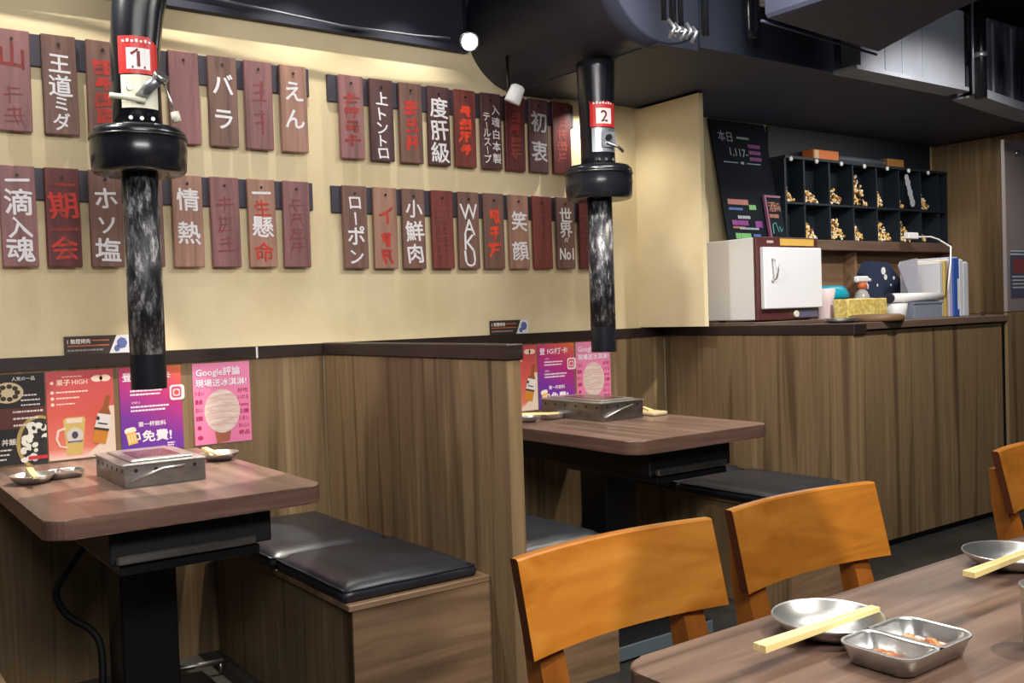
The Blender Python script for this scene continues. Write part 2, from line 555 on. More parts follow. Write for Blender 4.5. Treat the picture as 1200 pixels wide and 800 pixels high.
for k in range(13):
    x = 4.56+.15*k
    zb = 2.172-.05*math.sin(min(1, k/6)*PI/2)
    loops.append([(x, 2.46, zb-.01), (x, 2.597, zb-.01), (x, 2.597, zb), (x, 2.46, zb+.03)])
obj('lower_flange', MB().loft(loops, smooth=False), M['galv'], t)
for x in (4.75, 4.93, 5.08, 5.25):
    obj('seam', box(x, x+.012, 2.494, 2.5, 2.15, 2.54), M['galv'], t)
t = thing('hanging_pipe', (4.51, 2.46, 2.15), 'black vertical pipe strapped between the two sheet-metal ducts', 'pipe')
obj('pipe_barrel', MB().tube([(4.53, 2.44, 2.14), (4.53, 2.44, 2.6)], .028, 16), M['black'], t)
obj('strap', MB().lathe([(.031, 2.33), (.034, 2.335), (.034, 2.35), (.031, 2.355)], (4.53, 2.44, 0), 16), M['grey_metal'], t)
obj('bracket_rod', MB().tube([(4.485, 2.45, 2.16), (4.485, 2.45, 2.6)], .006, 8), M['grey_metal'], t)
for i, (x, r, z0, lab) in enumerate(((2.51, .010, 2.20, 'thin vertical conduit, leftmost of the three by the pipe clamp'), (2.555, .013, 2.19, 'thin vertical conduit, middle of the three by the pipe clamp'),
                         (2.595, .010, 2.19, 'thin vertical conduit, rightmost of the three by the pipe clamp'), (2.722, .014, 2.175, 'single vertical conduit right of the pipe clamp'),
                         (2.965, .012, 2.235, 'vertical conduit with a looped end beside the white ceiling lamp'))):
    t = thing('conduit', (x, 2.5, z0), lab, 'conduit', 'conduits in front of the soffit')
    p = [(x, 2.5, 2.61), (x, 2.5, z0+.02)]
    if i == 4:
        p += [(x+.01, 2.5, z0), (x+.03, 2.5, z0), (x+.045, 2.5, z0+.03), (x+.05, 2.5, 2.61)]
    obj('pipe_barrel', MB().tube(p, r, 12), M['tube'], t)
    obj('collar', MB().lathe([(r*1.3, z0+.16), (r*1.3, z0+.175)], (x, 2.5, 0), 12), M['grey_metal'], t)
t = thing('pipe_clamp', (2.56, 2.46, 2.14), 'crumpled metal pipe clamp under the three thin conduits', 'clamp')
mb = MB()
for k in range(5):
    mb.tube([(2.50+.028*k, 2.465, 2.15+.012*(k % 2)), (2.515+.028*k, 2.455, 2.185), (2.50+.03*k, 2.47, 2.215-.01*(k % 3))], .008, 8)
obj('clamp_jaws', mb, M['grey_metal'], t)
obj('bolt', MB().tube([(2.50, 2.46, 2.17), (2.65, 2.46, 2.19)], .007, 8), M['steel_dull'], t)
t = thing('ceiling_lamp', (3.2, 2.5, 2.37), 'white square ceiling lamp at the top edge beside the conduits', 'lamp')
obj('housing', box(3.10, 3.30, 2.42, 2.59, 2.395, 2.60, bev=.01), M['white'], t)
obj('diffuser', box(3.12, 3.28, 2.44, 2.57, 2.385, 2.395), M['white_sticker'], t)

# spotlights
def spotlight(loc, d, label, s=1, glow=True, body='grey_metal'):
    t = thing('spotlight', loc, label, 'spotlight')
    d = Vector(d).normalized()
    mb = MB().lathe([(.018*s, -.07*s), (.032*s, -.06*s), (.036*s, 0), (.036*s, .012*s), (.031*s, .012*s), (.029*s, .004*s)], n=24)
    q = d.to_track_quat('Z', 'Y')
    mb.v = [q @ p for p in mb.v]
    obj('housing', mb, M[body], t, local=True)
    mb = MB().lathe([(.029*s, .005*s), (.029*s, .008*s)], n=24)
    mb.v = [q @ p for p in mb.v]
    obj('lens', mb, M['emit'] if glow else M['white_sticker'], t, local=True)
    obj('stem', MB().tube([(0, .01, 0), (0, .03, .03), (0, .03, 2.61-loc[2] if glow else .19)], .007*s, 8), M['black'], t, local=True)
    return t
spotlight((2.075, 3.10, 2.235), (-.45, -.85, -.35), 'small glaring spotlight under the black ceiling above the lettered wall')
t = spotlight((2.41, 3.29, 2.085), (-.25, .35, -.9), 'white cylinder spotlight at the corner of the round duct', .95, False, 'white')
t = obj('wall_cable', MB().tube([(-.8, 3.46, 2.47), (.5, 3.46, 2.395), (1.25, 3.46, 2.36), (1.72, 3.46, 2.337), (2.05, 3.46, 2.345), (2.22, 3.46, 2.357)], .005, 8), flatm(96, 98, 108))
tag(t, 'thin grey cable running along the top of the lettered wall', 'cable')

# ------------------------------------------------------------------ hanging boards with brush lettering
RAILS = {'UL': (.1, 1.605, 2.172), 'LL': (.1, 1.603, 1.732), 'UR': (1.682, 2.93, 2.163), 'LR': (1.682, 3.05, 1.727)}
RLAB = {'UL': 'slate batten of the upper left row of hanging boards', 'LL': 'slate batten of the lower left row of hanging boards',
        'UR': 'slate batten of the upper right row of hanging boards', 'LR': 'slate batten of the lower right row of hanging boards'}
for k, (a, b, top) in RAILS.items():
    tag(obj('hanging_rail', box(a, b, WY-.014, WY-.0005, top-.108, top-.002, bev=.002), M['rail']), RLAB[k], 'rail', 'battens behind the hanging boards')

S_ = .105
W_, R_, U_, F_ = 'paint_white', 'paint_red', 'paint_rust', 'paint_faint'
# row, x of left edge, wood, [(text, frac down, size, paint, dx)], marks, label
BOARDS = [
 ('UL', .510, 'pl_mauve', [('山', .26, .085, U_, 0)], (F_, 2), 'mauve board with a red 山 sign left of the 王道 board'),
 ('UL', .650, 'pl_brown', [('王', .29, .07, W_, 0), ('道', .51, .075, W_, 0), ('ミ', .69, .055, W_, 0), ('ダ', .87, .06, W_, 0)], None, 'brown hanging board lettered 王道 in thick white'),
 ('UL', .790, 'pl_brown', [], (R_, 4), 'red-lettered board just left of the pipe marked 1'),
 ('UL', .926, 'pl_mauve', [], None, 'board behind the pipe marked 1 in the upper row'),
 ('UL', 1.062, 'pl_mauve', [], None, 'mauve board with no readable writing, behind the lever of pipe 1'),
 ('UL', 1.203, 'pl_brown', [('バ', .31, .085, W_, 0), ('ラ', .70, .085, W_, 0)], None, 'brown hanging board lettered バラ in white'),
 ('UL', 1.340, 'pl_mauve', [], (F_, 2), 'mauve board with faint dark red marks between バラ and えん'),
 ('UL', 1.478, 'pl_tan', [('え', .30, .085, W_, 0), ('ん', .62, .085, W_, 0)], None, 'tan hanging board lettered えん in white'),
 ('LL', .507, 'pl_mauve', [('一', .15, .075, W_, 0), ('滴', .36, .088, W_, 0), ('入', .61, .075, W_, 0), ('魂', .83, .085, W_, 0)], None, 'hanging board lettered 一滴入魂 in thick white'),
 ('LL', .642, 'pl_wine', [('一', .17, .085, U_, 0), ('期', .38, .095, R_, 0), ('一', .62, .09, U_, 0), ('会', .81, .085, R_, 0)], None, 'dark red hanging board lettered 一期一会 in red'),
 ('LL', .779, 'pl_brown', [('ホ', .29, .08, W_, 0), ('ソ', .57, .07, W_, 0), ('塩', .82, .085, W_, 0)], None, 'brown hanging board lettered ホソ塩 in white'),
 ('LL', .916, 'pl_brown', [], None, 'board behind the worn tube of pipe 1 in the lower row'),
 ('LL', 1.057, 'pl_tan', [('情', .27, .085, W_, 0), ('熱', .63, .085, W_, 0)], None, 'tan hanging board lettered 情熱 in white'),
 ('LL', 1.193, 'pl_mauve', [], (F_, 3), 'mauve board with faint red marks right of 情熱'),
 ('LL', 1.333, 'pl_tan', [('一', .16, .075, W_, 0), ('生', .33, .065, R_, 0), ('懸', .54, .085, W_, 0), ('命', .83, .075, R_, 0)], None, 'hanging board lettered 一生懸命 in alternating white and red'),
 ('LL', 1.473, 'pl_mauve', [], (F_, 4), 'last board of the lower left row with faint red marks'),
 ('UR', 1.722, 'pl_mauve', [], (U_, 4), 'first board of the upper right row with dull red lines'),
 ('UR', 1.857, 'pl_dark', [('上', .24, .058, W_, 0), ('ト', .43, .06, W_, 0), ('ン', .60, .06, W_, 0), ('ト', .76, .055, W_, 0), ('ロ', .91, .058, W_, 0)], None, 'dark hanging board lettered 上トントロ in white'),
 ('UR', 1.992, 'pl_brown', [], (R_, 3), 'red-lettered board between 上トントロ and 度肝級'),
 ('UR', 2.128, 'pl_dark', [('度', .27, .09, W_, 0), ('肝', .56, .09, W_, 0), ('級', .84, .09, W_, 0)], None, 'dark hanging board lettered 度肝級 in thick white'),
 ('UR', 2.261, 'pl_red', [], ('paint_bright', 4), 'board with the brightest orange red lettering right of 度肝級'),
 ('UR', 2.395, 'pl_dark', [('入', .22, .045, W_, .022), ('魂', .38, .045, W_, .022), ('白', .54, .045, W_, .022), ('本', .70, .045, W_, .022), ('製', .86, .045, W_, .022),
                         ('テ', .32, .042, W_, -.026), ('|', .44, .04, W_, -.026), ('ル', .53, .042, W_, -.026), ('ス', .65, .042, W_, -.026), ('|', .76, .04, W_, -.026), ('プ', .87, .042, W_, -.026)], None, 'dark hanging board with two white columns reading テールスープ'),
 ('UR', 2.526, 'pl_wine', [], (U_, 4), 'wine red board between テールスープ and 初衷'),
 ('UR', 2.657, 'pl_dark', [('初', .31, .095, 'paint_grey', 0), ('衷', .71, .095, 'paint_grey', 0)], None, 'dark hanging board lettered 初衷 in greyish white'),
 ('UR', 2.791, 'pl_wine', [], (U_, 4), 'wine red last board of the upper right row beside pipe 2'),
 ('LR', 1.720, 'pl_brown', [('ロ', .21, .065, W_, 0), ('|', .40, .06, W_, 0), ('ポ', .60, .082, W_, 0), ('ン', .86, .07, W_, 0)], None, 'brown hanging board lettered ローポン in white'),
 ('LR', 1.857, 'pl_tan', [('イ', .34, .085, R_, 0)], (R_, 2), 'tan board with smeared red paint between ローポン and 小鮮肉'),
 ('LR', 1.989, 'pl_brown', [('小', .25, .08, W_, 0), ('鮮', .53, .09, W_, 0), ('肉', .81, .085, W_, 0)], None, 'brown hanging board lettered 小鮮肉 in white'),
 ('LR', 2.128, 'pl_red', [], (F_, 3), 'dull red board between 小鮮肉 and WAKU'),
 ('LR', 2.261, 'pl_brown', [('W', .26, .09, W_, 0), ('A', .46, .09, W_, 0), ('K', .66, .095, W_, 0), ('U', .87, .095, W_, 0)], None, 'brown hanging board lettered WAKU in white'),
 ('LR', 2.393, 'pl_brown', [], ('paint_bright', 3), 'brown board with bright red lettering between WAKU and 笑顔'),
 ('LR', 2.527, 'pl_tan', [('笑', .36, .09, W_, 0), ('顔', .76, .09, W_, 0)], None, 'tan hanging board lettered 笑顔 in white'),
 ('LR', 2.660, 'pl_red', [], (F_, 2), 'dull red board between 笑顔 and 世界'),
 ('LR', 2.796, 'pl_brown', [('世', .25, .075, W_, 0), ('界', .46, .075, W_, 0), ('〃', .60, .04, W_, 0), ('No1', .79, .075, W_, 0)], None, 'brown hanging board lettered 世界 No1 in white'),
 ('LR', 2.931, 'pl_wine', [], (F_, 3), 'wine red board half hidden by the worn tube of pipe 2'),
]
M['paint_bright'] = noisy('bright_red_paint', [(.34, srgb(150, 60, 44)), (.5, srgb(226, 66, 38)), (.7, srgb(232, 74, 44))], scale=(6, 6, 2), nscale=9, detail=6, rough=.7)
M['paint_grey'] = mat('grey_white_paint', srgb(176, 174, 180), .7)
ORD = ('first', 'second', 'third', 'fourth', 'fifth', 'sixth', 'seventh', 'eighth', 'ninth', 'tenth')
ROWN = {'UL': 'upper left row', 'LL': 'lower left row', 'UR': 'upper right row', 'LR': 'lower right row'}
count = {}
for i, (row, x, wood, txt, marks, label) in enumerate(BOARDS):
    count[row] = count.get(row, 0)+1
    label = ' '.join(label.split(' row')[0].split()[:7]) if len(txt) < 2 else label
    word = ''.join(c[0] for c in txt if c[0] not in '|〃')
    col = {'pl_brown': 'brown', 'pl_dark': 'dark', 'pl_red': 'dull red', 'pl_mauve': 'mauve', 'pl_tan': 'tan', 'pl_wine': 'wine red'}[wood]
    what = ('lettered '+word+' in '+('red' if txt[0][3] == R_ or row+wood == 'LLpl_wine' else 'white')) if txt else ('with faint red marks' if marks and marks[0] == F_ else ('with red brush lettering' if marks else 'without readable writing'))
    label = '%s hanging board %s, %s from left in %s' % (col, what, ORD[count[row]-1], ROWN[row])
    top = RAILS[row][2]
    rnd = random.Random(i)
    h = .330
    wd = .107 if row[1] == 'L' else .106
    tilt = rnd.uniform(-.008, .008)
    yf = WY-.034
    t = thing('hanging_board', (x+wd/2, yf+.009, top), label, 'wooden board', 'brush-lettered boards on the wall', 0)
    obj('board', MB().box(-wd/2, wd/2, -.009, .009, -h, -.001, bev=.0025), M[wood], t, local=True)
    obj('nail', MB().lathe([(.0052, -.004), (.0052, .0), (.003, .003)], (0, -.009, -.032), 10, 'y'), M['nail'], t, local=True)
    if marks:
        mb = MB()
        tp, hh = (0, h) if not txt else (-.42*h, h*.62)
        brush_marks(mb, 0, tp, hh, i*7+3, marks[1], .0165 if marks[0] in (R_, 'paint_bright') else .0105 if marks[0] == U_ else .006, .0003, -.0092, .036)
        tag(obj('red_lettering', mb, M[marks[0]], t, local=True), kind='stuff')
    for ch, fr, sz, paint, dx in txt:
        mb = MB()
        cjk = ord(ch[0]) > 255
        if ch == '|':
            stroke(mb, [(dx-.002, -h*fr+sz*.42), (dx, -h*fr), (dx+.001, -h*fr-sz*.42)], .0085 if sz > .05 else .005, .0003, -.0092)
        elif len(ch) > 1:
            write(mb, ch, dx, -h*fr, sz, .02, .0003, -.0092, 0.0, width=.08)
        else:
            write(mb, ch, dx, -h*fr, sz*(1.0 if cjk else 1.05), .022 if cjk else .012, .0003, -.0092, .030, sx=1.02 if cjk else .9, seed=i)
        tag(obj('painted_character', mb, M[paint], t, local=True), kind='stuff')
    t.rotation_euler = (0, tilt, 0)

# ------------------------------------------------------------------ posters
def gradient_print(name, stops, ang, span):
    m = mat(name, stops[0][1], .5)
    b = m.node_tree.nodes['Principled BSDF']
    tc = nd(m, 'ShaderNodeTexCoord')
    dt = nd(m, 'ShaderNodeVectorMath', operation='DOT_PRODUCT')
    dt.inputs[1].default_value = (math.cos(ang)/span, 0, math.sin(ang)/span)
    lk(m, tc.outputs['Object'], dt.inputs[0])
    rp = ramp(m, stops)
    lk(m, dt.outputs['Value'], rp.inputs[0])
    lk(m, rp.outputs[0], b.inputs['Base Color'])
    return m
M['print_red'] = gradient_print('red_poster_print', [(0.0, srgb(240, 206, 198)), (.12, srgb(222, 120, 100)), (.5, srgb(206, 88, 78)), (1, srgb(200, 82, 90))], PI/2, .30)
M['print_purple'] = gradient_print('purple_poster_print', [(0.0, srgb(86, 54, 170)), (.30, srgb(120, 50, 160)), (.62, srgb(196, 52, 120)), (.84, srgb(224, 104, 70)), (1, srgb(238, 178, 92))], PI*.36, .40)
M['print_purple2'] = gradient_print('purple_poster_print_b', [(0.0, srgb(126, 48, 160)), (.4, srgb(180, 46, 130)), (1, srgb(200, 60, 110))], PI/2, .30)
M['print_pink'] = gradient_print('pink_poster_print', [(0, srgb(236, 130, 172)), (1, srgb(238, 140, 182))], PI/2, .3)
M['print_icon'] = gradient_print('icon_print', [(0, srgb(250, 170, 80)), (.5, srgb(226, 70, 110)), (1, srgb(130, 70, 190))], PI*.6, .03)

PW, PH = .212, .296
def sheet(name, x, z, label, m, w=PW, h=PH, y=3.5205, group='posters above the booth tables', cat='poster'):
    t = thing(name, (x, y, z), label, cat, group)
    obj('paper_sheet', MB().box(0, w, -.0006, 0, 0, h), m, t, local=True)
    return t
def bars(mb, u, v, w, n, dv, hgt, d=.0009, seed=0):
    rnd = random.Random(seed)
    for k in range(n):
        x = u
        ww = w*rnd.uniform(.75, 1)
        while x < u+ww:
            l = rnd.uniform(.004, .012)
            mb.rect(x, v-k*dv-hgt/2, min(x+l, u+ww), v-k*dv+hgt/2, d)
            x += l+.0018
def P(name, mb, c, t):
    return tag(obj(name, mb, c if not isinstance(c, tuple) else flatm(*c), t, local=True), kind='stuff')

def beer_mug(t, u, v, s, d):
    a = .18
    f = lambda pts: [(u+(x*math.cos(a)-z*math.sin(a))*s, v+(x*math.sin(a)+z*math.cos(a))*s) for x, z in pts]
    P('print', MB().flat(f([(-.3, -.5), (.3, -.5), (.3, .3), (-.3, .3)]), d), (246, 190, 70), t)
    mb = MB().flat(f([(-.36, .28), (.36, .28), (.36, .5), (.2, .6), (-.2, .6), (-.36, .5)]), d+.0003)
    for k in (-.18, 0, .18):
        mb.flat(f([(k-.03, -.38), (k+.03, -.38), (k+.03, .18), (k-.03, .18)]), d+.0003)
    mb.flat(f([(.3, .15), (.5, .15), (.5, .05), (.3, .05)]), d+.0003).flat(f([(.42, .15), (.52, .15), (.52, -.3), (.42, -.3)]), d+.0004).flat(f([(.3, -.22), (.5, -.22), (.5, -.32), (.3, -.32)]), d+.0003)
    P('print', mb, (250, 240, 220), t)

def red_poster(x, z, label):
    t = sheet('red_poster', x, z, label, M['print_red'])
    D = .0009
    mb = MB()
    for k, v in enumerate((.258, .226, .206, .186)):
        mb.disc(.018, v, .0055, .0055, D)
    mb.disc(.160, .266, .018, .0115, D).disc(.186, .266, .018, .0115, D)
    bars(mb, .03, .226, .10, 1, .02, .005, D, 2); bars(mb, .03, .206, .09, 1, .02, .005, D, 3); bars(mb, .03, .186, .07, 1, .02, .004, D, 4)
    bars(mb, .05, .277, .07, 1, .02, .003, D, 5)
    write(mb, 'HIGH', .105, .258, .022, .012, D, sx=.95)
    write(mb, '果子', .053, .258, .022, .02, D)
    P('lettering', mb, (246, 214, 196), t)
    # mug with a round label
    mb = MB().flat([(.055, .012), (.105, .012), (.118, .132), (.112, .14), (.058, .14), (.048, .132)], D)
    P('print', mb, (206, 178, 104), t)
    mb = MB().disc(.083, .078, .026, .026, D+.0003)
    P('print', mb, (206, 200, 196), t)
    mb = MB().disc(.083, .080, .010, .012, D+.0006).rect(.06, .056, .106, .06, D+.0005)
    P('print', mb, (74, 62, 84), t)
    mb = MB()
    stroke(mb, [(.054, .105), (.032, .098), (.026, .07), (.036, .045), (.058, .04)], .009, D+.0002)
    mb.rect(.058, .12, .108, .136, D+.0003).flat([(.125, .0), (.212, .0), (.212, .17), (.196, .17), (.168, .05), (.120, .01)], D)
    P('print', mb, (226, 206, 190), t)
    # bottle
    a = -.22
    f = lambda pts: [(.158+u*math.cos(a)-v*math.sin(a), .045+u*math.sin(a)+v*math.cos(a)) for u, v in pts]
    P('print', MB().flat(f([(-.022, 0), (.022, 0), (.024, .055), (-.024, .055)]), D+.0006), (206, 134, 46), t)
    P('print', MB().flat(f([(-.024, .05), (.024, .05), (.022, .10), (-.022, .10)]), D+.0009), (222, 218, 218), t)
    P('print', MB().flat(f([(-.021, .10), (.021, .10), (.009, .125), (.008, .165), (-.008, .165), (-.009, .125)]), D+.0006), (150, 84, 44), t)
    mb = MB().flat(f([(-.024, .044), (.024, .044), (.024, .052), (-.024, .052)]), D+.0011).flat(f([(-.016, .064), (.016, .064), (.016, .069), (-.016, .069)]), D+.0011)
    mb.disc(.158-.0, .13, .006, .007, D+.0012)
    P('print', mb, (70, 56, 54), t)
    return t

def purple_poster(x, z, label):
    t = sheet('purple_poster', x, z, label, M['print_purple'])
    D = .0009
    mb = MB()
    write(mb, '登', .026, .262, .032, .03, D)
    write(mb, 'IG打卡', .115, .262, .030, .02, D, width=.12)
    write(mb, 'STEP 1', .052, .228, .010, .01, D)
    bars(mb, .035, .213, .13, 2, .013, .006, D, 7)
    write(mb, 'STEP 2', .052, .172, .010, .01, D)
    bars(mb, .035, .157, .15, 2, .013, .006, D, 9)
    write(mb, '第一杯飲料', .105, .095, .019, .02, D)
    write(mb, '免費!', .120, .052, .042, .035, D, width=.100)
    bars(mb, .155, .022, .03, 2, .008, .004, D, 12)
    P('lettering', mb, (248, 236, 244), t)
    beer_mug(t, .034, .055, .054, D)
    pts = rrect(.170, .222, .172, .226, .011, 4)
    P('print', MB().flat(pts, D+.0004), (244, 226, 226), t)
    P('print', MB().flat(rrect(.176, .211, .180, .220, .009, 4), D+.0007), (214, 72, 120), t)
    P('print', MB().flat(rrect(.181, .206, .186, .212, .007, 4), D+.001), (240, 214, 226), t)
    P('print', MB().disc(.1935, .199, .009, .009, D+.0013), (226, 90, 80), t)
    return t

def pink_poster(x, z, label):
    t = sheet('pink_poster', x, z, label, M['print_pink'])
    D = .0009
    mb = MB()
    write(mb, 'Google評論', .094, .262, .034, .06, D, width=.169)
    write(mb, '現場送冰淇淋!', .104, .222, .030, .06, D, width=.194)
    P('print', mb, (196, 62, 128), t)
    mb = MB()
    write(mb, 'Google評論', .094, .263, .034, .026, D+.0005, width=.165)
    write(mb, '現場送冰淇淋!', .104, .223, .030, .026, D+.0005, width=.19)
    P('lettering', mb, (250, 236, 246), t)
    mb = MB()
    for k, s in enumerate(('うまい', '最高', 'おい', '讚')):
        write(mb, s, .019 if k else .022, .186-.03*k, .019, .03, D, width=.026 if k else .034)
    mb.disc(.018, .062, .008, .008, D).disc(.02, .026, .01, .008, D)
    for k, s in enumerate(('好吃', 'いける', 'Yummy', '日讚', 'うまい', 'おいしい', '絶品')):
        write(mb, s, .184, .190-.026*k, .018, .03, D, width=.040)
    P('lettering', mb, (186, 40, 92), t)
    mb = MB().flat([(.072, .06), (.135, .06), (.128, .008), (.08, .0)], D)
    P('print', mb, (172, 100, 74), t)
    mb = MB().disc(.104, .118, .066, .080, D+.0003, n=36)
    P('print', mb, M['scoop'], t)
    mb = MB()
    for k in range(5):
        z = .07+.022*k
        hw = .066*math.sqrt(max(0, 1-((z-.118)/.08)**2))*.9
        stroke(mb, [(.104-hw, z-.004), (.104, z+.004), (.104+hw, z-.002)], .0035, D+.0006)
    P('print', mb, (214, 176, 164), t)
    return t
M['scoop'] = noisy('scoop_print', [(.3, srgb(214, 176, 164)), (.7, srgb(238, 222, 214))], scale=(3, 1, 14), nscale=6, rough=.6)

def black_poster(x, z, label):
    t = sheet('black_poster', x, z, label, flatm(30, 26, 28), w=.228)
    D = .0009
    P('print', MB().rect(0, .118, .228, .185, D), (92, 44, 38), t)
    mb = MB()
    write(mb, '人気の一品', .165, .280, .014, .02, D)
    write(mb, '丼飯', .115, .075, .022, .03, D+.0004)
    bars(mb, .155, .225, .06, 3, .016, .005, D+.0002, 21)
    bars(mb, .13, .172, .09, 3, .022, .006, D+.0004, 22)
    bars(mb, .01, .172, .08, 3, .022, .006, D+.0004, 23)
    bars(mb, .02, .05, .11, 3, .015, .005, D+.0002, 24)
    P('lettering', mb, (222, 214, 208), t)
    mb = MB().disc(.118, .236, .046, .034, D+.0003).disc(.03, .236, .036, .03, D+.0003)
    P('print', mb, (214, 196, 158), t)
    mb = MB()
    rnd = random.Random(4)
    for k in range(9):
        a = k*2*PI/9
        mb.disc(.118+.028*math.cos(a), .236+.021*math.sin(a), .009, .008, D+.0006, n=8)
    P('print', mb, (60, 44, 36), t)
    clip = lambda q: q.move(lambda p: (min(p.x, .2275), p.y, p.z))
    P('print', clip(MB().disc(.206, .066, .070, .090, D+.0003, n=36)), (176, 150, 90), t)
    P('print', clip(MB().disc(.208, .066, .060, .080, D+.0005, n=36)), (44, 40, 38), t)
    mb = MB()
    for k in range(26):
        mb.disc(.206+rnd.uniform(-.05, .02), .066+rnd.uniform(-.06, .07), rnd.uniform(.006, .013), rnd.uniform(.006, .012), D+.0007+.00002*k, n=9, rot=rnd.uniform(0, 3))
    clip(mb)
    P('print', mb, (226, 224, 214), t)
    mb = MB()
    for k in range(11):
        mb.disc(.206+rnd.uniform(-.04, .018), .066+rnd.uniform(-.05, .06), .008, .005, D+.0014+.00002*k, n=8, rot=rnd.uniform(0, 3))
    clip(mb)
    P('print', mb, (34, 32, 30), t)
    P('print', MB().rect(.17, .012, .228, .024, D+.0018), (196, 50, 60), t)
    return t

ZP = .757
black_poster(.388, ZP, 'black menu poster with dish pictures at the far left above the first table')
red_poster(.620, ZP, 'red drinks poster with mug and bottle above the first table')
purple_poster(.852, ZP, 'purple poster reading 免費! behind the first exhaust pipe')
pink_poster(1.105, ZP, 'pink poster with an ice cream scoop beside the first table grill')
red_poster(2.452, ZP, 'red drinks poster with mug and bottle above the second table')
purple_poster(2.671, ZP, 'purple poster reading 免費! behind the second table grill')
t_ = pink_poster(2.895, ZP, 'pink poster with an ice cream scoop under the second exhaust pipe')

def strip(x, w, label):
    t = sheet('label_strip', x, 1.1065, label, flatm(58, 44, 42), w=w, h=.062, y=3.534, group='picture strips on the wall trim', cat='label strip')
    D = .0009
    mb = MB()
    write(mb, '1 無煙烤肉', w*.22, .044, .018, .02, D, width=w*.34)
    P('lettering', mb, (236, 226, 214), t)
    mb = MB().rect(.01, .027, w*.68, .031, D).rect(w*.42, .044, w*.68, .048, D)
    P('print', mb, (186, 104, 62), t)
    mb = MB(); bars(mb, .01, .014, w*.6, 1, .01, .006, D, 5)
    P('print', mb, (150, 138, 130), t)
    P('print', MB().flat([(w*.68, 0), (w, 0), (w, .062), (w*.8, .062)], D), (222, 220, 224), t)
    P('print', MB().disc(w*.88, .034, w*.085, .020, D+.0003, n=7).disc(w*.80, .016, w*.05, .012, D+.0003, n=6), (92, 106, 164), t)
strip(.684, .212, 'dark picture strip on the trim left of the first exhaust pipe')
strip(2.421, .212, 'dark picture strip on the trim above the partition')

# ------------------------------------------------------------------ booth tables
def booth_table(x0, x1, y0, label, lip=(.0, .0)):
    xc = (x0+x1)/2
    t = thing('booth_table', (xc, (y0+3.52)/2, 0), label, 'table', 'grill tables in the booths')
    pts = rrect(x0, x1, y0, 3.60, .055, 6)
    pts = [(p[0], min(p[1], 3.518)) for p in pts]
    q = []
    for p in pts:
        if not q or math.hypot(p[0]-q[-1][0], p[1]-q[-1][1]) > 1e-5: q.append(p)
    obj('tabletop', MB().prism(q, .702, .75, bev=.003), M['table_y'], t)
    e = rrect(x0-.0012, x1+.0012, y0-.0012, 3.60, .056, 6)
    e = [p for p in e if p[1] < 3.5]
    i0 = max(range(len(e)), key=lambda i: -e[i][0]*10+e[i][1])
    e = sorted(e, key=lambda p: math.atan2(p[1]-3.5, p[0]-xc))
    e = [(x0-.0012, 3.515)]+e+[(x1+.0012, 3.515)]
    mb = MB()
    n = len(e)
    mb.add([(p[0], p[1], .705) for p in e]+[(p[0], p[1], .747) for p in e], [(i, i+1, n+i+1, n+i) for i in range(n-1)])
    obj('edge_band', mb, M['table_edge'], t)
    obj('grill_housing', box(xc-.19, xc+.23, y0+.10, y0+.86, .60, .701, bev=.004), M['black_matt'], t)
    tr = obj('drip_drawer', box(xc-.17, xc+.19, y0+.085, y0+.60, .575, .599, bev=.002), M['black'], t)
    obj('drawer_lip', MB().box(xc-.18, xc+.175, y0+.066, y0+.084, .606, .628, bev=.003), M['steel_dull'], tr)
    obj('pedestal', box(xc-.085, xc+.075, y0+.46, y0+.62, .05, .60, bev=.006), M['black'], t)
    obj('base_plate', box(xc-.24, xc+.24, y0+.30, y0+.78, .003, .05, bev=.006), M['black'], t)
    obj('base_edge', box(xc-.245, xc+.245, y0+.292, y0+.299, .008, .046, bev=.002), M['steel_dull'], t)
    return t
booth_table(.415, 1.112, 2.437, 'brown grill table of the first booth, under pipe 1')
booth_table(2.228, 2.925, 2.410, 'brown grill table of the second booth, under pipe 2')
tag(obj('gas_hose', MB().tube(smooth_path([(.665, 3.11, .597), (.635, 3.1, .55), (.58, 3.1, .48), (.548, 3.1, .42), (.575, 3.1, .35), (.64, 3.09, .29), (.662, 3.08, .22), (.655, 3.07, .055)]), .011, 10), M['black_matt']),
    'black rubber gas hose looping under the first booth table', 'hose')

tag(obj('foot_bar', MB().tube([(.88, 3.30, .045), (1.10, 3.265, .045)], .009, 10).tube([(1.08, 3.268, .002), (1.08, 3.268, .045)], .007, 8).tube([(.92, 3.294, .002), (.92, 3.294, .045)], .007, 8), M['steel_dull']),
    'short steel foot bar on the floor under the first booth table', 'bar')
t = thing('floor_box', (2.4, 2.6, 0), 'low black box with steel front edge on the floor under the second table', 'box')
obj('tray_body', MB().box(2.15, 2.62, 2.455, 2.70, .002, .012).box(2.15, 2.16, 2.455, 2.70, .012, .055).box(2.61, 2.62, 2.455, 2.70, .012, .055).box(2.16, 2.61, 2.69, 2.70, .012, .055).box(2.16, 2.61, 2.455, 2.462, .012, .055), M['black_matt'], t)
obj('front_edge', box(2.15, 2.62, 2.447, 2.454, .008, .056, bev=.002), flatm(92, 104, 112, .4), t)
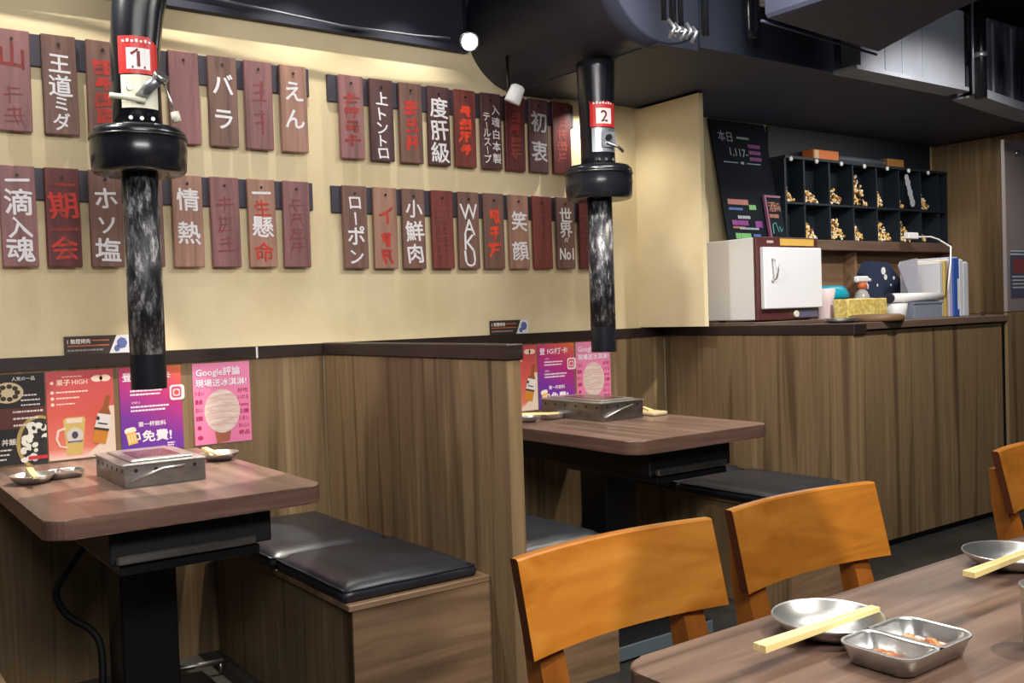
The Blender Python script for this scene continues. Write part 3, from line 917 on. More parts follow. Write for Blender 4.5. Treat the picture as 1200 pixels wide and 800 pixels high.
# ------------------------------------------------------------------ benches
def bench(x0, x1, open_left, label):
    t = thing('booth_bench', ((x0+x1)/2, 2.96, 0), label, 'bench', 'box benches in the booths')
    a, b = (x0+.012, x1) if open_left else (x0, x1-.012)
    obj('bench_box', box(a, b, 2.412, 3.515, 0, .398), M['panel'], t)
    obj('front_panel', box(a, b, 2.404, 2.411, .0, .397), M['panel_flat'], t)
    obj('seat_board', box(x0, x1, 2.400, 3.515, .398, .416, bev=.002), M['panel_flat'], t)
    return t
def cushion(x0, x1, y0, y1, z, label):
    n, m = 14, 14
    mb = MB()
    h = .052
    vs, fs = [], []
    def puff(i, j):
        u, v = i/n, j/m
        e = min(min(u, 1-u)*(x1-x0), min(v, 1-v)*(y1-y0))
        return h*(.62+.38*min(1, e/.035)**.5)+.006*math.sin(u*PI)*math.sin(v*PI)+.003*noise.noise(Vector((u*5, v*5, x0+y0)))
    for j in range(m+1):
        for i in range(n+1):
            vs.append((x0+(x1-x0)*i/n, y0+(y1-y0)*j/m, z+puff(i, j)))
    for j in range(m):
        for i in range(n):
            a = j*(n+1)+i
            fs.append((a, a+1, a+n+2, a+n+1))
    rim = [i for i in range(n+1)]+[j*(n+1)+n for j in range(1, m+1)]+[m*(n+1)+i for i in range(n-1, -1, -1)]+[j*(n+1) for j in range(m-1, 0, -1)]
    k = len(vs)
    cx, cy = (x0+x1)/2, (y0+y1)/2
    for i in rim:
        p = vs[i]; vs.append((p[0]+(.006 if p[0] > cx else -.006)*(abs(p[0]-cx) > (x1-x0)/2-.001), p[1]+(.006 if p[1] > cy else -.006)*(abs(p[1]-cy) > (y1-y0)/2-.001), z+h*.35))
    for i in rim:
        p = vs[i]; vs.append((p[0], p[1], z+.001))
    r = len(rim)
    for q in range(r):
        s = (q+1) % r
        fs.append((rim[q], k+q, k+s, rim[s]))
        fs.append((k+q, k+r+q, k+r+s, k+s))
    fs.append(tuple(k+r+q for q in range(r))[::-1])
    mb.add(vs, fs, True)
    t = thing('bench_cushion', (cx, cy, z), label, 'cushion', 'black vinyl bench cushions')
    obj('cover', mb, M['vinyl'], t)
    loop = [vs[i] for i in rim]
    loop = [(p[0], p[1], p[2]+.001) for p in loop]+[(loop[0][0], loop[0][1], loop[0][2]+.001)]
    obj('piping', MB().tube(loop, .004, 6), M['vinyl'], t)
    return t
bench(1.150, 1.616, True, 'wood-grain box bench in the first booth with two black cushions')
cushion(1.150, 1.575, 2.425, 2.905, .416, 'black vinyl cushion nearest the viewer on the first booth bench')
cushion(1.142, 1.560, 2.925, 3.500, .416, 'black vinyl cushion partly under the first booth table')
bench(1.668, 2.135, False, 'wood-grain box bench behind the partition, left seat of the second booth')
cushion(1.690, 2.105, 2.425, 2.955, .416, 'black cushion seen between partition and orange chair')
cushion(1.690, 2.105, 2.975, 3.500, .416, 'black cushion at the wall end of the second booth left bench')
bench(3.000, 3.468, True, 'wood-grain box bench along the kitchen partition in the second booth')
cushion(2.985, 3.435, 2.425, 2.955, .416, 'black cushion behind the second orange chair on the kitchen-side bench')
cushion(2.985, 3.435, 2.975, 3.500, .416, 'black cushion under the far edge of the second table')
bench(-.09, .315, False, 'wood-grain box bench on the left side of the first booth')

# ------------------------------------------------------------------ tabletop grills
def grill(x0, x1, y0, y1, h, label):
    z = .7505
    xc, yc = (x0+x1)/2, (y0+y1)/2
    t = thing('tabletop_grill', (xc, yc, z), label, 'grill', 'box grills on the booth tables')
    mb = MB()
    th = .004
    mb.box(x0, x1, y0, y0+th, z, z+h).box(x0, x1, y1-th, y1, z, z+h).box(x0, x0+th, y0+th, y1-th, z, z+h).box(x1-th, x1, y0+th, y1-th, z, z+h).box(x0+th, x1-th, y0+th, y1-th, z, z+.004)
    obj('body', mb, M['steel_dull'], t)
    obj('top_frame', MB().box(x0-.004, x1+.004, y0-.004, y0+.035, z+h, z+h+.005, bev=.001).box(x0-.004, x1+.004, y1-.035, y1+.004, z+h, z+h+.005, bev=.001)
        .box(x0-.004, x0+.03, y0+.035, y1-.035, z+h, z+h+.005, bev=.001).box(x1-.03, x1+.004, y0+.035, y1-.035, z+h, z+h+.005, bev=.001), M['steel'], t)
    lid = obj('cover_plate', box(x0+.024, x1-.024, y0+.028, y1-.028, z+h+.005, z+h+.012, bev=.003), M['steel'], t)
    obj('plate_recess', box(x0+.05, x1-.05, y0+.06, y1-.10, z+h+.0118, z+h+.0135, bev=.001), M['ochre_plate'], lid)
    for k in range(6):
        yy = y0+.03+(y1-y0-.06)*k/5
        obj('vent_hole', MB().lathe([(.0055, 0), (.0055, .0015)], (x0-.0008, yy, z+h-.016), 10, 'x'), M['nail'], t)
    for k in range(4):
        xx = x0+.03+(x1-x0-.06)*k/3
        obj('vent_hole', MB().lathe([(.0055, 0), (.0055, .0015)], (xx, y0-.0008, z+h-.014), 10, 'y'), M['nail'], t)
    obj('front_rod', MB().tube([(x0+.012, y0-.007, z+.018), (x0+.10, y0-.009, z+.046), (x1-.06, y0-.007, z+h-.012)], .0035, 8), M['steel'], t)
    return t
M['ochre_plate'] = mat('brown_reflecting_plate', srgb(140, 112, 100), .25, .8)
grill(.678, .900, 2.785, 3.115, .060, 'stainless box grill on the first booth table')
grill(2.546, 2.770, 2.945, 3.340, .072, 'stainless box grill on the second booth table')

# ------------------------------------------------------------------ exhaust pipes
def cyl_wrap(mb, c, r, ang):
    """bends a flat print (u across, z up, facing -Y) round an upright tube"""
    def f(p):
        a = ang+p.x/r
        rr = r-p.y
        return (c[0]+rr*math.cos(a), c[1]+rr*math.sin(a), p.z)
    return mb.move(f)
def exhaust(cx, cy, zb, num, ang, label, bend):
    t = thing('exhaust_pipe', (cx, cy, zb), label, 'exhaust pipe', 'telescopic exhaust pipes')
    R = .069
    zt = 1.765
    pts = [(cx, cy, zt-.01), (cx, cy, 1.90), (cx+bend*.05, cy, 2.0), (cx+bend*.35, cy, 2.10), (cx+bend, cy, 2.22), (cx+bend*1.6, cy, 2.36), (cx+bend*1.9, cy, 2.61)] if num != '2' else [(cx, cy, zt-.01), (cx, cy, 1.85), (cx, cy, 1.95), (cx, cy, 2.05), (cx, cy, 2.12), (cx, cy, 2.15), (cx, cy, 2.174)]
    obj('upper_tube', MB().tube(pts, R, 32, [R*1.0, R*.98, R, R*1.04, R*1.08, R*1.1, R*1.1]), M['tube'], t)
    obj('drum', MB().lathe([(.07, 1.638), (.122, 1.636), (.130, 1.645), (.134, 1.70), (.132, 1.735), (.134, 1.738), (.132, 1.752), (.120, 1.765), (.070, 1.768)], (cx, cy, 0), 48), M['tube'], t)
    obj('drum_seam', MB().lathe([(.1335, 1.730), (.136, 1.732), (.136, 1.738), (.1335, 1.740)], (cx, cy, 0), 48, cap0=False, cap1=False), M['black'], t)
    obj('sliding_tube', MB().lathe([(.045, zb), (.050, zb), (.050, 1.64)], (cx, cy, 0), 32, cap0=False), M['worn'], t)
    obj('tube_end', MB().lathe([(.0505, zb), (.0505, zb+.10)], (cx, cy, 0), 32, cap0=False, cap1=False), M['tube'], t)
    # numbered sticker
    mb = MB()
    n = 10
    for k in range(n):
        u0, u1 = -.058+.116*k/n, -.058+.116*(k+1)/n
        mb.rect(u0, 1.912, u1, 2.018, .0015)
    st = obj('number_sticker', cyl_wrap(mb, (cx, cy), R, ang), M['red_sticker'], t)
    mb = MB()
    for k in range(6):
        mb.rect(-.034+.064*k/6, 1.924, -.034+.064*(k+1)/6, 1.984, .0024)
    for k in range(7):
        mb.rect(-.045+.012*k, 2.0, -.038+.012*k, 2.006+.003*(k % 2), .0024)
    obj('print', cyl_wrap(mb, (cx, cy), R, ang), M['white_sticker'], st)
    mb = write(MB(), num, -.002, 1.954, .062, .02, .0034)
    if num == '1':
        stroke(mb, [(-.022, 1.966), (-.012, 1.972), (-.003, 1.981)], .008, .0034)
        mb.rect(-.020, 1.926, .016, 1.933, .0034)
    obj('numeral', cyl_wrap(mb, (cx, cy), R, ang), flatm(120, 24, 30), st)
    # damper bracket, lever and weight
    mb = MB()
    for k in range(8):
        mb.rect(-.052+.104*k/8, 1.815, -.052+.104*(k+1)/8, 1.908, .003)
    cyl_wrap(mb, (cx, cy), R, ang)
    br = obj('damper_bracket', mb, M['cream'] if num == '1' else M['grey_metal'], t)
    d = Vector((math.cos(ang), math.sin(ang), 0)); s = Vector((-math.sin(ang), math.cos(ang), 0))
    q = lambda a, b, z: Vector((cx, cy, z))+d*a+s*b
    if num == '1':
        obj('screw', MB().tube([q(R, -.03, 1.868), q(R+.012, -.03, 1.868)], .008, 10), M['steel_dull'], br)
        lv = obj('lever', MB().tube([q(R+.012, -.085, 1.842), q(R+.014, -.03, 1.838), q(R+.016, .01, 1.832)], .008, 10), M['cream'], t)
        kn = obj('damper_knob', MB().tube([q(R, .0, 1.845), q(R+.035, .018, 1.868), q(R+.055, .045, 1.892)], .016, 14), M['grey_metal'], t)
        obj('knob_cap', MB().tube([q(R+.054, .044, 1.889), q(R+.062, .05, 1.899)], .022, 16), M['steel'], kn)
        rd = obj('swing_rod', MB().tube([q(R+.055, .050, 1.89), q(R+.05, .072, 1.83), q(R+.048, .082, 1.795)], .0035, 8), M['steel'], t)
        obj('weight', MB().tube([q(R+.048, .081, 1.800), q(R+.047, .088, 1.772)], .013, 14), M['cream'], rd)
    else:
        obj('damper_plate', MB().tube([q(R+.002, .012, 1.862), q(R+.008, .012, 1.862)], .042, 4), M['grey_metal'], t)
        obj('damper_knob', MB().tube([q(R, .008, 1.868), q(R+.022, .008, 1.868)], .012, 14), M['black'], t)
        obj('lever', MB().tube([q(R+.01, .0, 1.85), q(R+.014, .05, 1.832), q(R+.012, .07, 1.815)], .006, 8), M['steel_dull'], t)
    for k in range(3):
        obj('bolt', MB().tube([q(R-.002, -.03+.03*k, 1.785), q(R+.006, -.03+.03*k, 1.785)], .006, 8), M['steel_dull'], t)
    return t
exhaust(.793, 2.93, 1.012, '1', math.atan2(-2.93, -.793)+.16, 'black telescopic exhaust pipe with red sticker 1 over the first table', .035)
exhaust(2.555, 2.93, 1.033, '2', math.atan2(-2.93, -2.555)+.45, 'black telescopic exhaust pipe with red sticker 2 over the second table', .0)
exhaust(1.60, .58, 1.05, '3', math.atan2(-1, -1), 'black exhaust pipe added out of view over the near table to shade the chairs', .0)  # added unseen pipe, its shadow darkens the chair backs

# ------------------------------------------------------------------ near dining table and chairs
t = thing('dining_table', (1.75, .52, 0), 'large brown dining table in the foreground set with steel dishes', 'table')
obj('tabletop', MB().prism(rrect(.800, 2.75, .08, .915, .045, 6), .705, .75, bev=.004), M['table_x'], t)
obj('pedestal', box(1.70, 1.86, .42, .58, .05, .704, bev=.005), M['black'], t)
obj('base_plate', box(1.5, 2.06, .26, .74, .002, .05, bev=.005), M['black'], t)

def chair(loc, label, rz=0):
    t = thing('dining_chair', loc, label, 'chair', 'orange wooden chairs at the near table', rz)
    n = 14
    W = .224
    loops = []
    def sec(u):
        x = -W+2*W*u
        y = .205+.030*(1-(2*u-1)**2)
        return x, y
    zb, zt = .648, .802
    for k in range(n+1):
        x, y = sec(k/n)
        sl = .24
        def pt(z, off):
            return (x, y+off+(z-zb)*sl, z)
        loops.append([pt(zb, 0), pt(zb, .020), pt(zt-.003, .020), pt(zt, .017), pt(zt, .003), pt(zt-.003, 0)])
    obj('backrest', MB().loft(loops, smooth=False), M['chair'], t, local=True)
    for s in (-1, 1):
        e = loops[0] if s < 0 else loops[-1]
        x = e[0][0]
        vs = [(x+s*.0008, p[1], p[2]) for p in e]
        obj('edge_band', MB().add(vs, [tuple(range(6))]), M['chair_edge'], t, local=True)
    for s in (-1, 1):
        xl = s*.165
        l = []
        for z, y, w, d in ((0, .27, .018, .02), (.42, .215, .024, .026), (.60, .249, .026, .022), (.665, .240, .025, .018), (.75, .2606, .020, .008)):
            yy = y
            l.append([(xl-w, yy-d, z), (xl+w, yy-d, z), (xl+w, yy+d, z), (xl-w, yy+d, z)])
        # the post runs behind the backrest
        l[3] = [(p[0], p[1]+.024, p[2]) for p in l[3]]
        l[4] = [(p[0], p[1]+.022, p[2]) for p in l[4]]
        obj('leg', MB().loft(l, smooth=False), M['chair_leg'], t, local=True)
        l = []
        for z, w in ((0, .016), (.41, .020)):
            l.append([(xl-w, -.19-w, z), (xl+w, -.19-w, z), (xl+w, -.19+w, z), (xl-w, -.19+w, z)])
        obj('leg', MB().loft(l, smooth=False), M['chair_leg'], t, local=True)
        obj('side_rail', MB().box(xl-.011, xl+.011, -.168, .188, .35, .405), M['chair_leg'], t, local=True)
    obj('front_rail', MB().box(-.144, .144, -.20, -.18, .35, .405), M['chair_leg'], t, local=True)
    obj('seat', MB().prism(rrect(-.21, .21, -.215, .185, .03, 4), .41, .445, bev=.008), M['chair'], t, local=True)
    return t
c1 = chair((1.120, 1.010, 0), 'orange wooden chair nearest the viewer, shaded on its right half')
dup(c1, (1.638, 1.022, 0), 'orange wooden chair in the middle, shaded on its left half', rz=-.02)
dup(c1, (2.665, 1.045, 0), 'orange wooden chair at the right photo edge')

# ------------------------------------------------------------------ dishes
def plate(x, y, r, label, z=.7505, tilt=0, group='steel plates on the tables'):
    t = thing('steel_plate', (x, y, z), label, 'plate', group)
    prof = [(.55*r, 0), (.62*r, .001), (.86*r, .012), (.985*r, .022), (r, .024), (.99*r, .0255), (.96*r, .0235), (.84*r, .0145), (.60*r, .0035), (.30*r, .003)]
    obj('dish', MB().lathe(prof, n=40), M['steel'], t, local=True)
    return t
def chopsticks(x0, y0, x1, y1, z, label, z2=None):
    z2 = z if z2 is None else z2
    L = math.hypot(x1-x0, y1-y0)
    t = thing('chopstick_pair', (x0, y0, z), label, 'chopsticks', 'unsplit wooden chopsticks', math.atan2(y1-y0, x1-x0))
    for s in (-1, 1):
        l = []
        for k in range(7):
            f = k/6
            w = .0048-.0016*f
            h = .0042-.0012*f
            yc = s*(.0050-.0014*f)
            z_ = (z2-z)*f
            l.append([(L*f, yc-w, z_), (L*f, yc+w, z_), (L*f, yc+w*.9, z_+2*h), (L*f, yc-w*.9, z_+2*h)])
        obj('chopstick', MB().loft(l, smooth=False), M['wood_pale'], t, local=True)
    return t
def sauce_tray(x, y, w, d, rz, label, h=.027):
    t = thing('sauce_dish', (x, y, .7505), label, 'sauce dish', 'two-part steel sauce dishes', rz)
    r = .024
    def sdf(px, py):
        qx, qy = abs(px)-(w/2-r), abs(py)-(d/2-r)
        return math.hypot(max(qx, 0), max(qy, 0))+min(max(qx, qy), 0)-r
    N = 40
    loops = []
    for ins, z in ((.016, 0), (.010, .002), (.003, h-.006), (.0, h-.002), (.0, h)):
        loops.append([(p[0], p[1], z) for p in rrect(-w/2+ins, w/2-ins, -d/2+ins, d/2-ins, r-ins*.6, 9)])
    obj('shell', MB().loft(loops, cap1=False), M['steel'], t, local=True)
    split = -.008
    mbf, mbb = MB(), MB()
    for a, b in ((-w/2, split), (split, w/2)):
        cx = (a+b)/2
        outer = []
        for k in range(N):
            an = 2*PI*k/N
            lo, hi = 0, w
            for _ in range(30):
                m_ = (lo+hi)/2
                px, py = cx+m_*math.cos(an), m_*math.sin(an)
                if sdf(px, py) < 0 and a <= px <= b: lo = m_
                else: hi = m_
            outer.append((cx+lo*math.cos(an), lo*math.sin(an)))
        def scal(s, z, gx=.006):
            o = []
            for px, py in outer:
                L_ = math.hypot(px-cx, py)
                k_ = max(.05, (L_-gx)/L_)*s
                o.append((cx+(px-cx)*k_, py*k_, z))
            return o
        lp = [[(p[0], p[1], h) for p in outer], scal(1, h+.0005), scal(.985, h-.002), scal(.90, .008), scal(.82, .004), scal(.3, .0035)]
        mbb.loft(lp, cap0=False)
    obj('compartments', mbb, M['steel'], t, local=True)
    return t
def residue(x, y, a, b, rz, label, seed):
    rnd = random.Random(seed)
    mb = MB()
    for k in range(34):
        u, v = rnd.uniform(-a, a), rnd.uniform(-b, b)
        r = rnd.uniform(.005, .010)
        mb.lathe([(r, 0), (r*.85, .004), (r*.35, .007)], (u, v, rnd.uniform(0, .001)), 8)
    mb.turned(rz)
    mb.v = [Vector((p.x+x, p.y+y, p.z+.7556)) for p in mb.v]
    o = obj('sauce_residue', mb, M['sauce'])
    return tag(o, label, 'sauce', None, 'stuff')
plate(1.092, .813, .074, 'shallow steel plate under chopsticks, left on the near table')
plate(1.590, .822, .074, 'shallow steel plate under chopsticks at the right photo edge')
chopsticks(.912, .778, 1.152, .780, .7765, 'pale wooden chopsticks across the left plate of the near table')
chopsticks(1.392, .783, 1.63, .792, .7765, 'pale wooden chopsticks across the right plate of the near table')
sauce_tray(1.085, .692, .156, .104, .02, 'two-part steel sauce dish with brown sauce on the near table')
residue(1.121, .694, .020, .030, 0, 'chunky brown sauce left in the larger compartment of the near sauce dish', 3)
residue(1.041, .690, .017, .028, 0, 'chunky brown sauce left in the smaller compartment of the near sauce dish', 5)
t = thing('steel_cup', (1.236, .588, .7505), 'brushed steel cup cut by the right photo edge', 'cup')
obj('cup_wall', MB().lathe([(.030, 0), (.033, .004), (.036, .078), (.037, .082), (.0365, .084), (.0345, .082), (.031, .006), (.01, .005)], n=36), M['steel'], t, local=True)
# booth table settings
plate(.500, 3.11, .062, 'small steel plate with chopsticks at the left end of the first table', group='small plates on the booth tables')
chopsticks(.508, 3.20, .492, 3.00, .7765, 'pale chopsticks on the small plate at the left of the first table')
sauce_tray(.597, 3.150, .105, .085, .1, 'small two-part sauce dish left of the first table grill', .022)
plate(1.062, 3.14, .062, 'small steel plate with chopsticks right of the first table grill', group='small plates on the booth tables')
chopsticks(1.045, 3.235, 1.030, 3.045, .7765, 'pale chopsticks on the small plate right of the first table grill')
plate(2.374, 3.215, .058, 'small pale plate next to the partition on the second table', group='small plates on the booth tables')
sauce_tray(2.502, 3.215, .105, .085, .1, 'small two-part sauce dish left of the second table grill', .022)
chopsticks(2.36, 3.23, 2.49, 3.15, .777, 'pale chopsticks on the plate next to the partition')
t = thing('tissue_packet', (2.86, 3.02, .7505), 'small pale packet right of the second table grill', 'packet')
obj('wrapper', MB().box(2.82, 2.90, 2.93, 3.06, .7505, .768, bev=.006, seg=2), flatm(196, 176, 140), t)
chopsticks(2.83, 2.96, 2.92, 3.10, .7685, 'pale chopsticks lying on the packet right of the second grill')

# ------------------------------------------------------------------ kitchen counter and shelves
t = thing('kitchen_counter', (4.4, 3.0, 0), 'tall wood-grain kitchen counter with brown top on the right', 'counter')
obj('front_panel', box(3.556, 5.30, 2.765, 2.795, .035, 1.058), M['panel'], t)
obj('toe_kick', box(3.556, 5.30, 2.785, 2.80, .0, .035), M['black_matt'], t)
obj('countertop', MB().box(5.3205, 5.93, 2.775, 3.535, 1.066, 1.100).box(3.556, 5.32, 2.74, 3.535, 1.066, 1.100, bev=.002), M['shelfwood'], t)
obj('gap', box(3.500, 3.512, 2.4205, 2.4225, .70, .77) if False else box(3.547, 3.555, 2.80, 2.83, 0, 1.05), M['black_matt'], t)
obj('shadow_gap', box(3.56, 5.30, 2.785, 2.80, 1.058, 1.066), M['black_matt'], t)
t = thing('tall_cabinet', (5.85, 3.1, 0), 'tall cabinet with wood-grain sides behind the grey door at the right photo edge', 'cabinet')
obj('carcass', box(5.945, 6.6, 2.765, 3.535, 1.102, 2.185), M['panel'], t)
t = thing('cabinet_door', (5.85, 2.75, 1.118), 'grey upper door with a notice on it at the right photo edge', 'door')
obj('door_panel', box(5.324, 6.4, 2.742, 2.763, 1.118, 2.06, bev=.002), flatm(132, 122, 122, .4), t)
obj('handle', MB().tube([(5.425, 2.735, 1.985), (5.45, 2.728, 2.0)], .009, 10), M['steel'], t)
t = thing('cabinet_door', (5.85, 2.75, .04), 'wood-grain lower door continuing the counter front at the right photo edge', 'door')
obj('door_panel', box(5.324, 6.4, 2.745, 2.763, .003, 1.112, bev=.002), M['panel'], t)
tp = thing('door_notice', (5.36, 2.7415, 1.19), 'printed notice on the grey cabinet door at the right photo edge', 'notice')
obj('paper_sheet', MB().box(0, .34, -.0006, 0, 0, .27), flatm(74, 74, 92), tp, local=True)
mb = MB(); bars(mb, .0, .262, .3, 2, .018, .010, .0009, 3); bars(mb, .02, .12, .3, 4, .02, .008, .0009, 8)
obj('lettering', mb, flatm(190, 190, 200), tp, local=True)
obj('print', MB().rect(.03, .14, .3, .22, .0009), flatm(120, 60, 60), tp, local=True)

# pigeonhole shelf
t = thing('pigeonhole_shelf', (5.1, 3.48, 1.49), 'dark pigeonhole shelf on the kitchen wall filled with gold bunches', 'shelf')
XS = [4.315, 4.48, 4.705, 4.925, 5.155, 5.385, 5.615, 5.82]
CF = 3.415
obj('back_panel', box(4.31, 5.90, 3.522, 3.538, 1.553, 2.185), M['cubby'], t)
for i, x in enumerate(XS + [5.90]):
    if i in (0, 8):
        obj('side_panel', box(x-.008, x+.008, CF, 3.521, 1.554, 1.991), M['cubby'], t)
    else:
        obj('divider', box(x-.006, x+.006, CF+.004, 3.521, 1.554, 1.991), M['cubby'], t)
obj('shelf_board', box(4.31, 5.91, CF-.005, 3.521, 1.992, 2.007), M['cubby'], t)
obj('shelf_board', box(4.31, 5.91, CF-.002, 3.521, 1.746, 1.756), M['cubby'], t)
obj('bottom_board', box(4.28, 5.93, CF-.015, 3.538, 1.496, 1.553, bev=.002), M['shelfwood'], t)
obj('nook_back', box(4.30, 5.93, 3.52, 3.538, 1.101, 1.495), M['panel_flat'], t)
obj('nook_divider', box(4.955, 4.975, 3.44, 3.519, 1.101, 1.495), M['panel_flat'], t)
for x in (4.351, 4.573, 4.797, 5.016, 5.245, 5.467, 5.68):
    obj('knob', MB().lathe([(.005, -.012), (.013, -.01), (.014, -.003), (.006, 0)], (x, CF-.005, 1.988), 10, 'y'), M['white'], t)

GB = [('upper', 'first', 4.328, 4.425, 1.757, 1.868), ('upper', 'second', 4.499, 4.647, 1.757, 1.839), ('upper', 'third', 4.721, 4.876, 1.757, 1.855), ('upper', 'fourth', 4.946, 5.10, 1.757, 1.950),
      ('upper', 'fifth', 5.17, 5.28, 1.757, 1.882), ('upper', 'sixth', 5.40, 5.472, 1.757, 1.843), ('upper', 'seventh', 5.635, 5.76, 1.757, 1.877),
      ('lower', 'second', 4.502, 4.624, 1.554, 1.661), ('lower', 'third', 4.726, 4.89, 1.554, 1.691), ('lower', 'fourth', 4.941, 5.049, 1.554, 1.669),
      ('lower', 'fifth', 5.17, 5.343, 1.554, 1.694), ('lower', 'sixth', 5.396, 5.553, 1.554, 1.696), ('lower', 'seventh', 5.625, 5.712, 1.554, 1.672)]
for i, (rw, nth, x0, x1, z0, z1) in enumerate(GB):
    rnd = random.Random(i+50)
    t = thing('foil_bunch', ((x0+x1)/2, 3.46, z0), 'bunch of glinting gold foil bits, %s compartment of the %s row from the left' % (nth, rw), 'foil bunch', 'gold bunches in the pigeonholes')
    t['kind'] = 'stuff'
    for nm, mk, n in (('gold_bits', 'gold', 34), ('glint_bits', 'glint_foil', 34), ('brown_bits', 'ochre', 22)):  # the pale bits stand in for white glints
        mb = MB()
        for k in range(n):
            f = rnd.random()**1.1
            s_ = rnd.uniform(.007, .014) if nm != 'glint_bits' else rnd.uniform(.006, .011)
            z = z0+s_*1.2+f*(z1-z0-.02)
            hw = (x1-x0)/2*(1-.40*f)-s_
            x = (x0+x1)/2+rnd.uniform(-1, 1)*hw
            y = 3.437+.045*f+rnd.uniform(0, .02)
            bm = bmesh.new()
            bmesh.ops.create_icosphere(bm, subdivisions=1, radius=s_)
            bmesh.ops.scale(bm, vec=(rnd.uniform(.5, 1), rnd.uniform(.5, 1), rnd.uniform(.5, 1.2)), verts=bm.verts[:])
            for v in bm.verts: v.co += Vector((x, y, z))
            mb.from_bm(bm)
        tag(obj(nm, mb, M[mk], t), kind='stuff')
t = thing('tag_strip', (5.48, 3.405, 1.757), 'ragged white paper tag strip hanging in the sixth pigeonhole', 'tag')
mb = MB()
for k in range(6):
    z = 1.957-.03*k
    mb.lathe([(.022+.004*(k % 2), -.001), (.022+.004*(k % 2), .001)], (5.445+.010*k, 3.405-.001*k, z-.012), 12, 'y')
obj('paper_tags', mb, flatm(172, 172, 182), t)
t = thing('cardboard_box', (4.70, 3.46, 2.008), 'orange box on top of the pigeonhole shelf', 'box')
obj('carton', box(4.583, 4.813, 3.43, 3.51, 2.0075, 2.062, bev=.003), flatm(222, 122, 52), t)
obj('label', box(4.588, 4.625, 3.427, 3.4298, 2.012, 2.057), flatm(226, 190, 150), t)
t = thing('cardboard_box', (5.38, 3.46, 2.008), 'brown box on top of the pigeonhole shelf', 'box')
obj('carton', box(5.293, 5.462, 3.43, 3.51, 2.0075, 2.057, bev=.003), flatm(150, 104, 50), t)
t = thing('lamp_tube', (5.05, 3.46, 2.008), 'grey tube lying on the pigeonhole shelf between the boxes', 'tube')
obj('tube_body', MB().tube([(4.83, 3.46, 2.028), (5.27, 3.46, 2.028)], .020, 14), flatm(82, 88, 104), t)
obj('end_cap', MB().tube([(5.268, 3.46, 2.028), (5.284, 3.46, 2.028)], .0203, 14), M['steel_dull'], t)

# chalkboard leaning on the kitchen wall
t = thing('chalkboard', (4.05, 3.40, 1.525), 'tall black chalkboard menu standing on the white cabinet', 'chalkboard')
CBW, CBH = .436, .655
def lean(mb):
    def f(p):
        k = CBH-p.z
        return (p.x+3.832, 3.512+p.y-.115*k/CBH, p.z+1.526)
    return mb.move(f)
def chalk(mb, c, fn=None):
    tag(obj('chalk_writing', (fn or lean)(mb), flatm(*c), t), kind='stuff')
obj('board', lean(MB().box(0, CBW, 0, .012, 0, CBH)), M['chalk'], t)
mb = MB()
write(mb, '本日', .10, .565, .06, .01, .001, hand=.03); bars(mb, .19, .565, .12, 1, .02, .012, .001, 4)
write(mb, '1,117-', .19, .485, .06, .01, .001, hand=.02)
mb.rect(.06, .425, .17, .430, .001); mb.rect(.24, .425, .35, .430, .001); mb.disc(.205, .428, .014, .008, .001, n=10)
bars(mb, .10, .135, .10, 1, .02, .016, .001, 6); bars(mb, .10, .075, .18, 1, .02, .010, .0012, 7)
chalk(mb, (150, 160, 168))
mb = MB()
for k in range(3):
    bars(mb, .27, .525-.035*k, .11, 1, .02, .020, .001, 10+k)
bars(mb, .05, .105, .15, 1, .02, .026, .001, 13); bars(mb, .23, .10, .07, 1, .02, .034, .001, 14)
chalk(mb, (130, 52, 130))
mb = MB(); bars(mb, .06, .035, .12, 1, .03, .030, .001, 15); bars(mb, .20, .19, .06, 1, .02, .026, .001, 17)
chalk(mb, (110, 170, 104))
mb = MB(); bars(mb, .04, .215, .20, 1, .02, .028, .001, 18); bars(mb, .05, .08, .1, 1, .02, .010, .001, 19)
chalk(mb, (164, 104, 96))
mb = MB(); bars(mb, .04, .178, .11, 1, .02, .012, .001, 20); bars(mb, .20, .035, .07, 1, .02, .024, .001, 21)
chalk(mb, (66, 100, 170))
t = thing('menu_board', (4.22, 3.38, 1.525), 'small pink-framed menu board leaning in front of the chalkboard', 'menu board')
def lean2(mb):
    return lean(mb.move(lambda p: (p.x+.318, p.y-.020, p.z+.001)))
obj('board', lean2(MB().box(0, .118, 0, .008, 0, .245)), M['chalk'], t)
obj('frame', lean2(MB().box(-.012, 0, -.006, .01, 0, .257).box(0, .118, -.006, .01, .245, .257)), flatm(126, 76, 104), t)
mb = MB(); write(mb, '酒', .04, .195, .06, .01, .002, hand=.03); write(mb, '燒', .085, .195, .05, .01, .002, hand=.03); bars(mb, .01, .145, .09, 1, .02, .02, .002, 4)
chalk(mb, (150, 100, 80), lean2)
mb = MB(); stroke(mb, [(.02, .05), (.025, .10), (.05, .11), (.065, .06)], .007, .002); stroke(mb, [(.075, .09), (.085, .06), (.10, .08)], .007, .0022)
chalk(mb, (76, 150, 150), lean2)

